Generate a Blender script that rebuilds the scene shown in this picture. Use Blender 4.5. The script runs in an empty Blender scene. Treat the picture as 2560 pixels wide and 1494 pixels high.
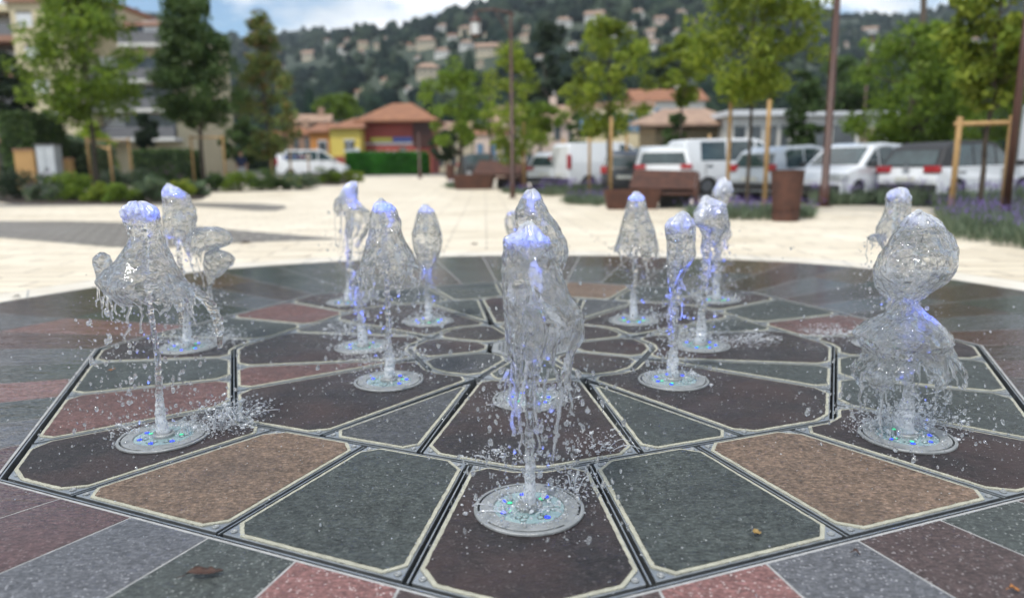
import bpy, bmesh, math, random
import numpy as np
from mathutils import Vector, Matrix, noise as mn
random.seed(7); RNG = np.random.default_rng(7)
S = bpy.context.scene; COL = S.collection
PI = math.pi
R = math.radians

# ------------------------------------------------------------------ camera model (camera 1 m above the paving)
FPX, PITCH, ROLL = 1796.29, .18043, -.011055
CX, CY, OFF = .1025, 3.966, -1.7          # centre of the fountain and turn of its octagons
def hz(x, y):                              # the plaza rises gently towards the street
    t = max(0.0, y - 22.0)
    if t > 40: return .53 + (t-40)*.004
    return .5*t/33 * min(1, t/12) if t < 12 else .5*t/33 - .0
def ray(u, v):                             # u, v in photograph pixels (2560 wide)
    x, y = u-1280, v-747
    c, s = math.cos(ROLL), math.sin(ROLL)
    a = c*x+s*y; b = -s*x+c*y; up = -b
    return a, FPX*math.cos(PITCH)+up*math.sin(PITCH), -FPX*math.sin(PITCH)+up*math.cos(PITCH)
def at(u, v, Y):                           # point seen at photo pixel, Y metres ahead
    a, Yc, Zc = ray(u, v); t = Y/Yc
    return Vector((a*t, Y, 1+Zc*t))
def gnd(u, v):                             # where that pixel meets the paving
    a, Yc, Zc = ray(u, v); z = 0.0
    for _ in range(30):
        t = (z-1)/Zc; z = .5*z+.5*hz(a*t, Yc*t)
    t = (z-1)/Zc
    return Vector((a*t, Yc*t, z))
K = 2560/2520
def atd(u, v, Y): return at(u*K, v*K, Y)   # same with coordinates on a 2520 wide view
def gd(u, v): return gnd(u*K, v*K)

# ------------------------------------------------------------------ scene objects
def tag(o, label=None, cat=None, group=None, kind=None):
    if label: o['label'] = label
    if cat: o['category'] = cat
    if group: o['group'] = group
    if kind: o['kind'] = kind
    return o
def empty(name, loc, label, cat, group=None, rz=0):
    o = bpy.data.objects.new(name, None); COL.objects.link(o)
    o.location = loc; o.rotation_euler = (0, 0, rz); o.empty_display_size = .05
    return tag(o, label, cat, group)
def link(name, me, m=None, parent=None, loc=None):
    o = bpy.data.objects.new(name, me); COL.objects.link(o)
    if m is not None and not me.materials:
        for q in (m if isinstance(m, (list, tuple)) else [m]): me.materials.append(q)
    if parent is not None: o.parent = parent
    if loc is not None: o.location = loc
    return o
def structure(o): o['kind'] = 'structure'; return o

class MB:
    def __init__(s): s.v = []; s.f = []; s.mi = []; s.cur = 0
    def add(s, vs, fs, M=None):
        n = len(s.v)
        s.v += [tuple(M @ Vector(p)) if M is not None else tuple(p) for p in vs]
        s.f += [tuple(i+n for i in f) for f in fs]; s.mi += [s.cur]*len(fs)
        return s
    def box(s, x0, x1, y0, y1, z0, z1, M=None):
        vs = [(x, y, z) for z in (z0, z1) for y in (y0, y1) for x in (x0, x1)]
        return s.add(vs, [(0,2,3,1),(4,5,7,6),(0,1,5,4),(2,6,7,3),(0,4,6,2),(1,3,7,5)], M)
    def prism(s, poly, z0, z1, M=None):
        n = len(poly); vs = [(p[0], p[1], z0) for p in poly]+[(p[0], p[1], z1) for p in poly]
        fs = [tuple(range(n-1, -1, -1)), tuple(range(n, 2*n))]+[(i, (i+1) % n, (i+1) % n+n, i+n) for i in range(n)]
        return s.add(vs, fs, M)
    def tube(s, pts, rs, seg=10, cap=True):
        pts = [Vector(p) for p in pts]; n = len(pts)
        if not isinstance(rs, (list, tuple)): rs = [rs]*n
        vs = []; fs = []
        ref = None
        for i, p in enumerate(pts):
            d = (pts[min(i+1, n-1)]-pts[max(i-1, 0)]).normalized()
            if ref is None:
                ref = Vector((1,0,0)) if abs(d.x) < .8 else Vector((0,1,0))
            a = (ref-d*ref.dot(d)).normalized(); b = d.cross(a); ref = a
            for k in range(seg):
                t = 2*PI*k/seg; vs.append(p+(a*math.cos(t)+b*math.sin(t))*rs[i])
        for i in range(n-1):
            for k in range(seg):
                k2 = (k+1) % seg
                fs.append((i*seg+k, i*seg+k2, (i+1)*seg+k2, (i+1)*seg+k))
        if cap: fs += [tuple(range(seg-1, -1, -1)), tuple(range((n-1)*seg, n*seg))]
        return s.add(vs, fs)
    def lathe(s, prof, seg=32, c=(0,0,0), closed=False):
        vs = []; fs = []; n = len(prof)
        for r, z in prof:
            for k in range(seg):
                t = 2*PI*k/seg; vs.append((c[0]+r*math.cos(t), c[1]+r*math.sin(t), c[2]+z))
        m = n if closed else n-1
        for i in range(m):
            j = (i+1) % n
            for k in range(seg):
                k2 = (k+1) % seg; fs.append((i*seg+k, i*seg+k2, j*seg+k2, j*seg+k))
        if not closed: fs += [tuple(range(seg-1, -1, -1)), tuple(range((n-1)*seg, n*seg))]
        return s.add(vs, fs)
    def quad(s, a, b, c, d): return s.add([a, b, c, d], [(0,1,2,3)])
    def mesh(s, name, smooth=False):
        me = bpy.data.meshes.new(name); me.from_pydata(s.v, [], s.f); 
        if any(s.mi): me.polygons.foreach_set('material_index', s.mi)
        if smooth: me.polygons.foreach_set('use_smooth', [True]*len(me.polygons))
        me.update(); return me
    def build(s, name, m, parent=None, smooth=False, loc=None, bevel=0, auto=False):
        o = link(name, s.mesh(name, smooth), m, parent, loc)
        if bevel:
            b = o.modifiers.new('bevel', 'BEVEL'); b.width = bevel; b.segments = 2; b.limit_method = 'ANGLE'
        return o
def np_mesh(name, V, F, smooth=False, attrs=None):
    """fast mesh from arrays: V (n,3), F (m,k)"""
    me = bpy.data.meshes.new(name); V = np.asarray(V, np.float32); F = np.asarray(F, np.int32)
    m, k = F.shape
    me.vertices.add(len(V)); me.vertices.foreach_set('co', V.ravel())
    me.loops.add(m*k); me.loops.foreach_set('vertex_index', F.ravel())
    me.polygons.add(m); me.polygons.foreach_set('loop_start', np.arange(0, m*k, k, dtype=np.int32))
    me.polygons.foreach_set('loop_total', np.full(m, k, np.int32))
    if smooth: me.polygons.foreach_set('use_smooth', np.ones(m, bool))
    me.update(calc_edges=True)
    for an, arr in (attrs or {}).items():
        at_ = me.attributes.new(an, 'FLOAT', 'POINT'); at_.data.foreach_set('value', np.asarray(arr, np.float32))
    me.validate(); return me

# ------------------------------------------------------------------ materials
class NT:
    def __init__(s, name):
        s.m = bpy.data.materials.new(name); s.m.use_nodes = True; s.t = s.m.node_tree
        s.t.nodes.clear(); s.out = s.n('ShaderNodeOutputMaterial')
    def n(s, typ, **kw):
        nd = s.t.nodes.new(typ)
        for k, v in kw.items():
            if k.startswith('_'): setattr(nd, k[1:], v)
            else: nd.inputs[k.replace('__', ' ')].default_value = v
        return nd
    def l(s, a, b): s.t.links.new(a, b)
    def pos(s, scale=(1,1,1), obj=False):
        if obj: src = s.n('ShaderNodeTexCoord').outputs['Object']
        else: src = s.n('ShaderNodeNewGeometry').outputs['Position']
        mp = s.n('ShaderNodeMapping'); mp.inputs['Scale'].default_value = scale; s.l(src, mp.inputs['Vector'])
        return mp.outputs['Vector']
    def noise(s, vec, scale, detail=4, rough=.55):
        nd = s.n('ShaderNodeTexNoise', Scale=scale, Detail=detail, Roughness=rough); s.l(vec, nd.inputs['Vector']); return nd.outputs['Fac']
    def ramp(s, fac, stops):
        nd = s.n('ShaderNodeValToRGB'); e = nd.color_ramp.elements
        while len(e) < len(stops): e.new(.5)
        for q, (p, c) in zip(e, stops):
            q.position = p; q.color = (c, c, c, 1) if isinstance(c, (int, float)) else (*c, 1)
        s.l(fac, nd.inputs['Fac']); return nd.outputs['Color']
    def mix(s, fac, a, b, mode='MIX'):
        nd = s.n('ShaderNodeMix', _data_type='RGBA', _blend_type=mode)
        for sock, val in ((nd.inputs[0], fac), (nd.inputs[6], a), (nd.inputs[7], b)):
            if hasattr(val, 'is_linked') or hasattr(val, 'links'): s.l(val, sock)
            elif isinstance(val, (int, float)): sock.default_value = val
            else: sock.default_value = (*val, 1)
        return nd.outputs[2]
    def math(s, op, a, b=None, c=None, clamp=False):
        nd = s.n('ShaderNodeMath', _operation=op, _use_clamp=clamp)
        for i, val in enumerate((a, b, c)):
            if val is None: continue
            if isinstance(val, (int, float)): nd.inputs[i].default_value = val
            else: s.l(val, nd.inputs[i])
        return nd.outputs[0]
    def bump(s, h, strength=.3, dist=.01, normal=None):
        nd = s.n('ShaderNodeBump', Strength=strength, Distance=dist); s.l(h, nd.inputs['Height'])
        if normal is not None: s.l(normal, nd.inputs['Normal'])
        return nd.outputs['Normal']
    def bsdf(s, **kw):
        nd = s.n('ShaderNodeBsdfPrincipled')
        for k, v in kw.items():
            k = k.replace('_', ' ')
            if hasattr(v, 'links'): s.l(v, nd.inputs[k])
            elif isinstance(v, tuple) and len(v) == 3: nd.inputs[k].default_value = (*v, 1)
            else: nd.inputs[k].default_value = v
        return nd
    def done(s, shader): s.l(shader, s.out.inputs['Surface']); return s.m

def pm(name, c1, c2=None, scale=8, rough=.6, metal=0, bump=0, bscale=None, spec=.5, fine=0, coat=0):
    """surface with a soft mottled change between two colours and a little relief"""
    t = NT(name); p = t.pos(obj=True)
    c2 = c2 or tuple(x*.8 for x in c1)
    col = t.mix(t.ramp(t.noise(p, scale, 5, .6), [(.35, 0), (.65, 1)]), c1, c2)
    if fine: col = t.mix(t.math('MULTIPLY', t.noise(p, scale*14, 2), fine), col, tuple(x*.5 for x in c1))
    kw = dict(Base_Color=col, Roughness=rough, Metallic=metal, Specular_IOR_Level=spec)
    if coat: kw['Coat_Weight'] = coat; kw['Coat_Roughness'] = .05
    if bump: kw['Normal'] = t.bump(t.noise(p, bscale or scale*4, 4), bump, .02)
    return t.done(t.bsdf(**kw).outputs[0])
def emis(name, c, st, base=(.05,.05,.08)):
    t = NT(name); return t.done(t.bsdf(Base_Color=base, Emission_Color=c, Emission_Strength=st, Roughness=.15).outputs[0])
M = {}
def leafmat(name, cs, trans=.35, rough=.55):
    t = NT(name)
    rnd = t.n('ShaderNodeNewGeometry').outputs['Random Per Island']
    cs = [tuple(min(.6, x*2.0) for x in c) for c in cs]
    n = len(cs); col = t.ramp(rnd, [(i/(max(1, n-1)), c) for i, c in enumerate(cs)])
    clump = t.noise(t.pos(), .9, 2)
    col = t.mix(1.0, col, t.ramp(clump, [(.3, .6), (.7, 1.3)]), 'MULTIPLY')
    b = t.bsdf(Base_Color=col, Roughness=rough, Specular_IOR_Level=.3)
    tr = t.n('ShaderNodeBsdfTranslucent'); t.l(col, tr.inputs['Color'])
    mx = t.n('ShaderNodeMixShader', Fac=trans); t.l(b.outputs[0], mx.inputs[1]); t.l(tr.outputs[0], mx.inputs[2])
    return t.done(mx.outputs[0])

def granite(name, base, dark, light, wet=.5, red=None):
    """speckled stone; 'wet' sets how far a film of water smooths it"""
    t = NT(name); p = t.pos()
    grain = t.noise(p, 95, 3, .75); slow = t.noise(p, 2.3, 4, .6); mid = t.noise(p, 22, 4, .65)
    col = t.mix(t.ramp(grain, [(.38, 0), (.62, 1)]), dark, base)
    col = t.mix(t.math('MULTIPLY', t.ramp(mid, [(.42, 0), (.7, 1)]), .6), col, tuple(min(1, x*1.5) for x in base))
    col = t.mix(1, col, t.ramp(t.noise(t.pos((.8, 1.5, 1)), 62, 3, .7), [(.3, .45), (.5, 1.0), (.68, 1.75)]), 'MULTIPLY')
    col = t.mix(1, col, t.ramp(slow, [(.3, .8), (.7, 1.2)]), 'MULTIPLY')
    if red: col = t.mix(t.math('MULTIPLY', t.ramp(slow, [(.42, 0), (.62, 1)]), .75), col, red)
    vo = t.n('ShaderNodeTexVoronoi', Scale=105); t.l(p, vo.inputs['Vector'])
    sp = t.math('MULTIPLY', t.ramp(vo.outputs['Distance'], [(.18, 1), (.32, 0)]), t.ramp(t.noise(p, 50, 2), [(.52, 0), (.6, 1)]))
    col = t.mix(t.math('MULTIPLY', sp, .5), col, light)
    vo2 = t.n('ShaderNodeTexVoronoi', Scale=55); t.l(p, vo2.inputs['Vector'])      # beads of water and lime flecks
    bead = t.ramp(vo2.outputs['Distance'], [(.07, 1), (.14, 0)])
    wm = t.math('MULTIPLY', t.math('ADD', t.math('MULTIPLY', t.noise(p, 1.6, 4, .6), 3.2), wet*1.6-1.78, clamp=True), .92)
    colw = t.mix(t.math('MULTIPLY', wm, .3), col, (0,0,0))
    rg = t.mix(wm, (.62,)*3, (.10,)*3)
    pw = t.pos((9, 26, 9))
    rip = t.noise(pw, 1.6, 3, .5)
    dry = t.math('SUBTRACT', 1, t.math('MULTIPLY', wm, .75))
    nb = t.bump(t.math('MULTIPLY', grain, dry), .3, .004); nb2 = t.bump(t.math('MULTIPLY', t.noise(t.pos((.7, 1.3, 1)), 42, 4, .75), dry), .9, .012, nb)
    h = t.math('ADD', t.math('MULTIPLY', rip, wm), t.math('MULTIPLY', bead, .25))
    nn = t.bump(h, .34, .012, nb2)
    return t.done(t.bsdf(Base_Color=colw, Roughness=rg, Specular_IOR_Level=.42, Normal=nn).outputs[0])
def wetstone(name, base, dark, light):
    """stone of the outer ring: a sheet of running water on all but the near side"""
    t = NT(name); p = t.pos()
    sx = t.n('ShaderNodeSeparateXYZ'); t.l(p, sx.inputs[0])
    y = sx.outputs[1]; x = sx.outputs[0]
    grain = t.noise(p, 140, 3, .7); mid = t.noise(p, 20, 4, .65)
    col = t.mix(t.ramp(grain, [(.32, 0), (.68, 1)]), dark, base)
    col = t.mix(t.math('MULTIPLY', t.ramp(mid, [(.35, 0), (.75, 1)]), .5), col, tuple(min(1, q*1.6) for q in base))
    col = t.mix(1, col, t.ramp(t.noise(t.pos((.8, 1.5, 1)), 62, 3, .7), [(.3, .5), (.5, 1.0), (.68, 1.7)]), 'MULTIPLY')
    vo = t.n('ShaderNodeTexVoronoi', Scale=95); t.l(p, vo.inputs['Vector'])
    sp = t.math('MULTIPLY', t.ramp(vo.outputs['Distance'], [(.2, 1), (.36, 0)]), t.ramp(t.noise(p, 50, 2), [(.48, 0), (.58, 1)]))
    far = t.math('DIVIDE', t.math('SUBTRACT', t.math('SUBTRACT', y, t.math('MULTIPLY', x, .25)), 1.75), .8, clamp=True)
    wm = t.math('MULTIPLY', far, t.ramp(t.noise(p, 1.7, 3), [(.25, .7), (.5, 1)]))
    col = t.mix(t.math('MULTIPLY', sp, t.math('SUBTRACT', .75, t.math('MULTIPLY', wm, .65))), col, light)
    col = t.mix(t.math('MULTIPLY', wm, .2), col, (0,0,0))
    rg = t.mix(wm, (.62,)*3, (.03,)*3)
    rip = t.noise(t.pos((3.2, 10, 3.2)), 1.7, 4, .62)
    dry = t.math('SUBTRACT', 1, t.math('MULTIPLY', wm, .96))
    nb = t.bump(t.math('MULTIPLY', grain, dry), .3, .004); nb2 = t.bump(t.math('MULTIPLY', t.noise(p, 34, 4, .7), dry), .5, .009, nb)
    nn = t.bump(t.math('MULTIPLY', rip, wm), .45, .02, nb2)
    return t.done(t.bsdf(Base_Color=col, Roughness=rg, Specular_IOR_Level=.5, Normal=nn).outputs[0])
def paved(name, c1, c2, cm, bw, bh, msize, rot=0, grey=None, rough=.6, offs=.5):
    t = NT(name)
    p = t.n('ShaderNodeNewGeometry').outputs['Position']
    mp = t.n('ShaderNodeMapping'); mp.inputs['Rotation'].default_value = (0, 0, R(rot)); t.l(p, mp.inputs['Vector'])
    br = t.n('ShaderNodeTexBrick'); t.l(mp.outputs[0], br.inputs['Vector'])
    br.offset = offs; br.squash = 1
    br.inputs['Color1'].default_value = (*c1, 1); br.inputs['Color2'].default_value = (*c2, 1); br.inputs['Mortar'].default_value = (*cm, 1)
    for k, v in (('Scale', 1), ('Mortar Size', msize), ('Mortar Smooth', .2), ('Brick Width', bw), ('Row Height', bh), ('Bias', 0)): br.inputs[k].default_value = v
    pn = t.pos()
    n1 = t.noise(t.pos((1.2, 7, 1)), 1.5, 5, .65); n2 = t.noise(pn, .5, 4, .6); n3 = t.noise(pn, 70, 3, .7)
    col = t.mix(1, br.outputs['Color'], t.ramp(n1, [(.25, (.80,.75,.67)), (.6, (1.04,1.04,1.04))]), 'MULTIPLY')
    col = t.mix(1, col, t.ramp(n2, [(.3, (.86,.84,.8)), (.65, (1.03,1.03,1.03))]), 'MULTIPLY')
    col = t.mix(t.math('MULTIPLY', t.ramp(n3, [(.55, 0), (.8, 1)]), .25), col, tuple(q*.55 for q in c1))
    h = t.math('SUBTRACT', t.noise(pn, 30, 4), t.math('MULTIPLY', br.outputs['Fac'], .8))
    sy = t.n('ShaderNodeSeparateXYZ'); t.l(pn, sy.inputs[0])
    return t.done(t.bsdf(Base_Color=col, Roughness=rough, Normal=t.bump(h, .3, .006)).outputs[0])

def watermat(name, froth_gain=1.0, base_froth=0.0, wscale=55, clear=0.0, thr=(.42,.62), foam=False, bump=.004):
    t = NT(name); p = t.pos()
    gl = t.n('ShaderNodeBsdfGlass', IOR=1.333, Roughness=.0); gl.inputs['Color'].default_value = (.985,.993,1,1)
    df = t.n('ShaderNodeBsdfDiffuse'); df.inputs['Color'].default_value = (.86,.88,.9,1)
    tl = t.n('ShaderNodeBsdfTranslucent'); tl.inputs['Color'].default_value = (.9,.92,.95,1)
    gs = t.n('ShaderNodeBsdfGlossy', Roughness=.12)
    fm = t.n('ShaderNodeMixShader', Fac=.55); t.l(df.outputs[0], fm.inputs[1]); t.l(tl.outputs[0], fm.inputs[2])
    fg = t.n('ShaderNodeMixShader', Fac=.12); t.l(fm.outputs[0], fg.inputs[1]); t.l(gs.outputs[0], fg.inputs[2])
    at_ = t.n('ShaderNodeAttribute', _attribute_name='froth')
    nv = t.math('ADD', t.noise(p, wscale, 4, .65), t.math('MULTIPLY', t.math('SUBTRACT', at_.outputs['Fac'], .45), .30))
    nz = t.ramp(nv, [(thr[0], 0), (thr[1], 1)])
    fr = t.math('ADD', t.math('MULTIPLY', t.math('MULTIPLY', at_.outputs['Fac'], nz), froth_gain), base_froth, clamp=True)
    mx = t.n('ShaderNodeMixShader'); t.l(fr, mx.inputs[0]); t.l(gl.outputs[0], mx.inputs[1]); t.l(fg.outputs[0], mx.inputs[2])
    patch = t.ramp(t.noise(p, 11, 2), [(.46, 0), (.60, 1)])
    h = t.math('MULTIPLY', t.noise(t.pos((1, 1, 1.5)), 27, 1.2, .5), patch)
    nb = t.bump(h, .8, bump)
    t.l(nb, gl.inputs['Normal'])
    tp = t.n('ShaderNodeBsdfTransparent')
    if foam:
        t.l(tp.outputs[0], mx.inputs[1]); return t.done(mx.outputs[0])
    if clear:                                  # the thin film lets much of the view straight through
        cm = t.n('ShaderNodeMixShader', Fac=clear); t.l(gl.outputs[0], cm.inputs[1]); t.l(tp.outputs[0], cm.inputs[2]); t.l(cm.outputs[0], mx.inputs[1])
    return t.done(mx.outputs[0])
# ------------------------------------------------------------------ paving
def P(r, th, z=0.0):
    a = R(th+OFF); return Vector((CX+r*math.sin(a), CY-r*math.cos(a), z))
def octr(apo, th): return apo/math.cos(R((th % 45)-22.5))
A_OUT, A_MID, A_IN = 2.300, 1.576, .650
def PO(apo, th, z=0.0): return P(octr(apo, th), th, z)

DARK = (.030,.022,.021); 
M['porphyry'] = granite('dark porphyry', (.031,.024,.025), (.012,.010,.010), (.30,.27,.26), .42, (.056,.033,.030))
M['greengrey'] = granite('green grey granite', (0.0605,0.0706,0.0655), (0.0218,0.0269,0.0252), (.34,.36,.34), .38)
M['grey'] = granite('grey granite', (0.0739,0.0773,0.0806), (0.0302,0.0319,0.0353), (.40,.40,.41), .36)
M['brown'] = granite('brown granite', (0.1722,0.1176,0.0823), (0.0798,0.0554,0.0403), (.42,.37,.32), .12)
M['pink'] = granite('pink granite', (0.1386,0.0739,0.0655), (0.0630,0.0319,0.0302), (.45,.36,.34), .34)
WS = dict(porphyry=wetstone('wet porphyry', (0.0714,0.0487,0.0462), (0.0269,0.0185,0.0176), (.35,.32,.32)),
          greengrey=wetstone('wet green granite', (0.0588,0.0672,0.0622), (0.0218,0.0260,0.0244), (.34,.36,.34)),
          grey=wetstone('wet grey granite', (0.1050,0.1075,0.1159), (0.0504,0.0521,0.0588), (.45,.45,.47)),
          brown=wetstone('wet brown granite', (0.1260,0.0823,0.0538), (0.0546,0.0353,0.0235), (.36,.30,.25)),
          pink=wetstone('wet pink granite', (0.1974,0.0966,0.0882), (0.1050,0.0521,0.0487), (.60,.52,.50)),
          red=wetstone('wet red porphyry', (0.098,0.056,0.053), (0.0462,0.0235,0.0252), (.36,.28,.28)))
M['grout'] = pm('cream grout', (.50,.49,.39), (.36,.35,.28), 30, .8, bump=.5, bscale=160)
M['steel'] = pm('brushed steel', (.46,.48,.49), (.34,.36,.37), 12, .34, metal=.85, bump=.08, bscale=90)
M['steelwet'] = pm('wet satin steel', (.36,.37,.37), (.25,.265,.265), 14, .42, metal=.25, bump=.3, bscale=70, fine=.25)
M['steeldark'] = pm('shaded steel', (.10,.11,.11), (.05,.055,.055), 12, .4, metal=.6)
M['void'] = pm('painted hollow shade', (.006,.007,.007), (.012,.012,.012), 6, .5)  # near-black paints the shade inside slots, holes and hollows
M['mortar'] = pm('pale mortar', (.42,.42,.41), (.30,.30,.295), 25, .8)
M['trav'] = paved('travertine paving', (.86,.785,.645), (.71,.63,.50), (.33,.28,.23), 1.05, .31, .014, rot=-2)
M['travedge'] = pm('travertine border', (.78,.73,.63), (.66,.59,.48), 3, .5, bump=.25, bscale=60, fine=.2)
M['darkpave'] = paved('slate and shade paving', (.13,.115,.10), (.17,.155,.14), (.66,.63,.58), .62, .26, .012, rot=-4, rough=.5)
M['agg'] = pm('pale exposed aggregate', (.60,.54,.43), (.46,.41,.33), 40, .8, bump=.4, bscale=120, fine=.5)
M['asphalt'] = pm('asphalt', (.055,.056,.058), (.085,.085,.086), 12, .85, bump=.3, bscale=80)
M['earth'] = pm('valley ground', (.10,.10,.06), (.16,.14,.09), .3, .95)

def ring_mesh(radii, seg, zf, inner=None):
    V = []; F = []
    for i, r in enumerate(radii):
        for k in range(seg):
            th = 360*k/seg
            p = inner(th) if (i == 0 and inner) else P(r, th)
            V.append((p.x, p.y, zf(p.x, p.y)))
    for i in range(len(radii)-1):
        for k in range(seg):
            k2 = (k+1) % seg; F.append((i*seg+k, i*seg+k2, (i+1)*seg+k2, (i+1)*seg+k))
    return V, F
# rim of the dark stone, measured: it is not a perfect octagon on the far side
RIM = [(-180,4.30),(-172,4.345),(-158,4.40),(-147,4.475),(-140,4.57),(-132,4.67),(-122,4.45),(-109,4.44),(-95,4.5),(-60,4.5),(-20,4.5),(20,4.5),(60,4.4),(95,4.3),(114,4.26),(122,4.34),(131,4.47),(142,4.47),(152,4.35),(165,4.31),(180,4.30)]
def rim(th):
    th = (th+180) % 360-180
    for (a, ra), (b, rb) in zip(RIM, RIM[1:]):
        if a <= th <= b: return ra+(rb-ra)*(th-a)/(b-a)
    return 4.4
def sheet(name, V, F, m):
    me = bpy.data.meshes.new(name); me.from_pydata(V, [], F); o = structure(link(name, me, m))
    return o
# ground below everything, with the hole of the fountain chamber
radii = [2.31, 3, 4.4, 6, 8, 10, 13, 16, 19, 22, 24, 27, 30, 34, 38, 43, 48, 54, 60, 70, 90, 130, 220, 420, 900]
V, F = ring_mesh(radii, 96, lambda x, y: hz(x, y)-.03-(.0 if y < 60 else .002*(y-60)*0), lambda th: PO(A_OUT+.01, th))
sheet('ground', V, F, M['earth'])
# plaza: cream stone from the rim outwards
radp = [0, 4.9, 6, 8, 10, 13, 16, 19, 21, 22, 23, 25, 28, 32, 36, 41, 46, 50, 54]
def border_in(th): return P(rim(th)+.012, th)
V, F = ring_mesh([4.5]+[4.95], 96, lambda x, y: 0.0, border_in)
for i in range(96, 192):
    th = 360*(i-96)/96; p = P(rim(th)+.42, th); V[i] = (p.x, p.y, 0)
sheet('plaza_border', V, F, M['travedge'])
mb = MB()
for th in np.arange(0, 360, 11.25):
    a, b = P(rim(th)+.02, th), P(rim(th)+.41, th+ (3 if 0 < th < 180 else -3)); d = (b-a).normalized(); n = Vector((-d.y, d.x, 0))*.006
    mb.quad(a-n+Vector((0,0,.003)), a+n+Vector((0,0,.003)), b+n+Vector((0,0,.003)), b-n+Vector((0,0,.003)))
structure(mb.build('plaza_border_joints', M['mortar']))
V, F = ring_mesh(radp[1:], 96, lambda x, y: hz(x, y), lambda th: P(rim(th)+.428, th))
sheet('plaza', V, F, M['trav'])

# the outer ring of plain dark slabs
mb = MB(); V, F = ring_mesh([2.33, 4.5], 96, lambda x, y: -.0015, lambda th: PO(A_OUT+.012, th))
for i in range(96, 192):
    p = P(rim(360*(i-96)/96)+.02, 360*(i-96)/96); V[i] = (p.x, p.y, -.0015)
sheet('slab_joints', V, F, M['mortar'])
cols1 = {}
order = ['greengrey', 'porphyry', 'grey', 'porphyry', 'red', 'greengrey']
rr = random.Random(4)
spec1 = {0:'porphyry',1:'pink',2:'grey',3:'porphyry',4:'greengrey',5:'porphyry',6:'porphyry',7:'grey',8:'greengrey',9:'porphyry',10:'red',11:'porphyry',12:'red',13:'grey',14:'porphyry',15:'grey',16:'porphyry',17:'grey',18:'porphyry',
 20:'greengrey',21:'greengrey',22:'grey',23:'porphyry',-1:'porphyry',-2:'pink',-3:'greengrey',-4:'grey',-5:'red',-6:'red',-7:'red',-8:'grey',-9:'greengrey',-10:'pink',-11:'greengrey',-12:'grey',-13:'red',-14:'pink',-15:'greengrey',-16:'greengrey',-17:'grey',-18:'porphyry',-19:'greengrey',-20:'greengrey',-21:'greengrey',-22:'porphyry',-23:'greengrey',-24:'greengrey'}
spec2 = {-14:'grey',-15:'porphyry',-16:'porphyry',-17:'greengrey',-18:'brown',-19:'greengrey',-20:'greengrey',-21:'porphyry',-22:'greengrey',-23:'greengrey',23:'porphyry',22:'porphyry',21:'porphyry',20:'greengrey',19:'brown',18:'porphyry',17:'brown',16:'greengrey',15:'porphyry',14:'greengrey'}
bykind = {k: MB() for k in WS}
def slab(mb, poly, z0=-.05, z1=0.0):
    mb.prism([(p.x, p.y) for p in poly], z0, z1)
def inset(poly, d):
    n = len(poly); out = []
    area = sum(poly[i].x*poly[(i+1) % n].y-poly[(i+1) % n].x*poly[i].y for i in range(n))
    s = 1 if area > 0 else -1
    ds = d if isinstance(d, (list, tuple)) else [d]*n
    for i in range(n):
        a, b, c = poly[i-1], poly[i], poly[(i+1) % n]
        e1 = (b-a).normalized(); e2 = (c-b).normalized()
        n1 = Vector((-e1.y, e1.x, 0))*s; n2 = Vector((-e2.y, e2.x, 0))*s
        d1, d2 = ds[i-1], ds[i]
        den = e1.x*e2.y-e1.y*e2.x
        if abs(den) < 1e-3: out.append(b+n2*d2); continue
        p1 = a+n1*d1; p2 = b+n2*d2
        t = ((p2.x-p1.x)*e2.y-(p2.y-p1.y)*e2.x)/den
        out.append(p1+e1*t)
    return out
step = 7.5
for s in range(-24, 24):
    lo, hi = s*step, (s+1)*step
    key = s if s >= 0 else s
    k1 = spec1.get(s, rr.choice(order)); k2 = spec2.get(s, rr.choice(order))
    poly = [PO(2.3235, lo), PO(2.3235, hi), PO(3.33, hi), PO(3.33, lo)]
    slab(bykind[k1], inset(poly, .0042))
    poly = [PO(3.33, lo), PO(3.33, hi), P(rim(hi), hi), P(rim(lo), lo)]
    slab(bykind[k2], inset(poly, .0042))
for k, mbk in bykind.items(): structure(mbk.build('wet_paving', WS[k]))
# metal edge round the chamber and the drain channel inside it
mb = MB()
for k in range(8):
    a, b = PO(A_OUT+.006, 45*k), PO(A_OUT+.006, 45*(k+1)); c, d = PO(A_OUT+.017, 45*(k+1)), PO(A_OUT+.017, 45*k)
    mb.prism([(q.x, q.y) for q in (a, b, c, d)], -.16, -.0015)
structure(mb.build('chamber_edge', M['steel']))
mb = MB(); mb.prism([(PO(2.32, 45*k).x, PO(2.32, 45*k).y) for k in range(8)], -.2, -.13)
structure(mb.build('drain_floor', M['void']))

# ------------------------------------------------------------------ framed slabs over the chamber
def chamfer(poly, c, skip=150):
    out = []; n = len(poly); corners = []
    for i in range(n):
        a, b, d = poly[i-1], poly[i], poly[(i+1) % n]
        e1 = (a-b); e2 = (d-b); ang = math.degrees(e1.angle(e2))
        if ang > skip: out.append(b); continue
        l = min(c, .3*e1.length, .3*e2.length)
        out += [b+e1.normalized()*l, b+e2.normalized()*l]
        corners.append(b+(e1.normalized()+e2.normalized()).normalized()*l*.42*(1 if ang > 60 else 1.25))
    return out, corners
def ragged(poly, amp, stp=.02, seed=0):
    out = []; n = len(poly)
    for i in range(n):
        a, b = poly[i], poly[(i+1) % n]; L = (b-a).length; m = max(1, int(L/stp)); d = (b-a).normalized(); nn = Vector((-d.y, d.x, 0))
        for j in range(m):
            p = a.lerp(b, j/m); w = mn.noise(p*55+Vector((seed, 0, 0)))*amp+mn.noise(p*17)*amp*.6
            out.append(p+nn*(w if j else 0))
    return out
PSLOT = .0135
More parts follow.
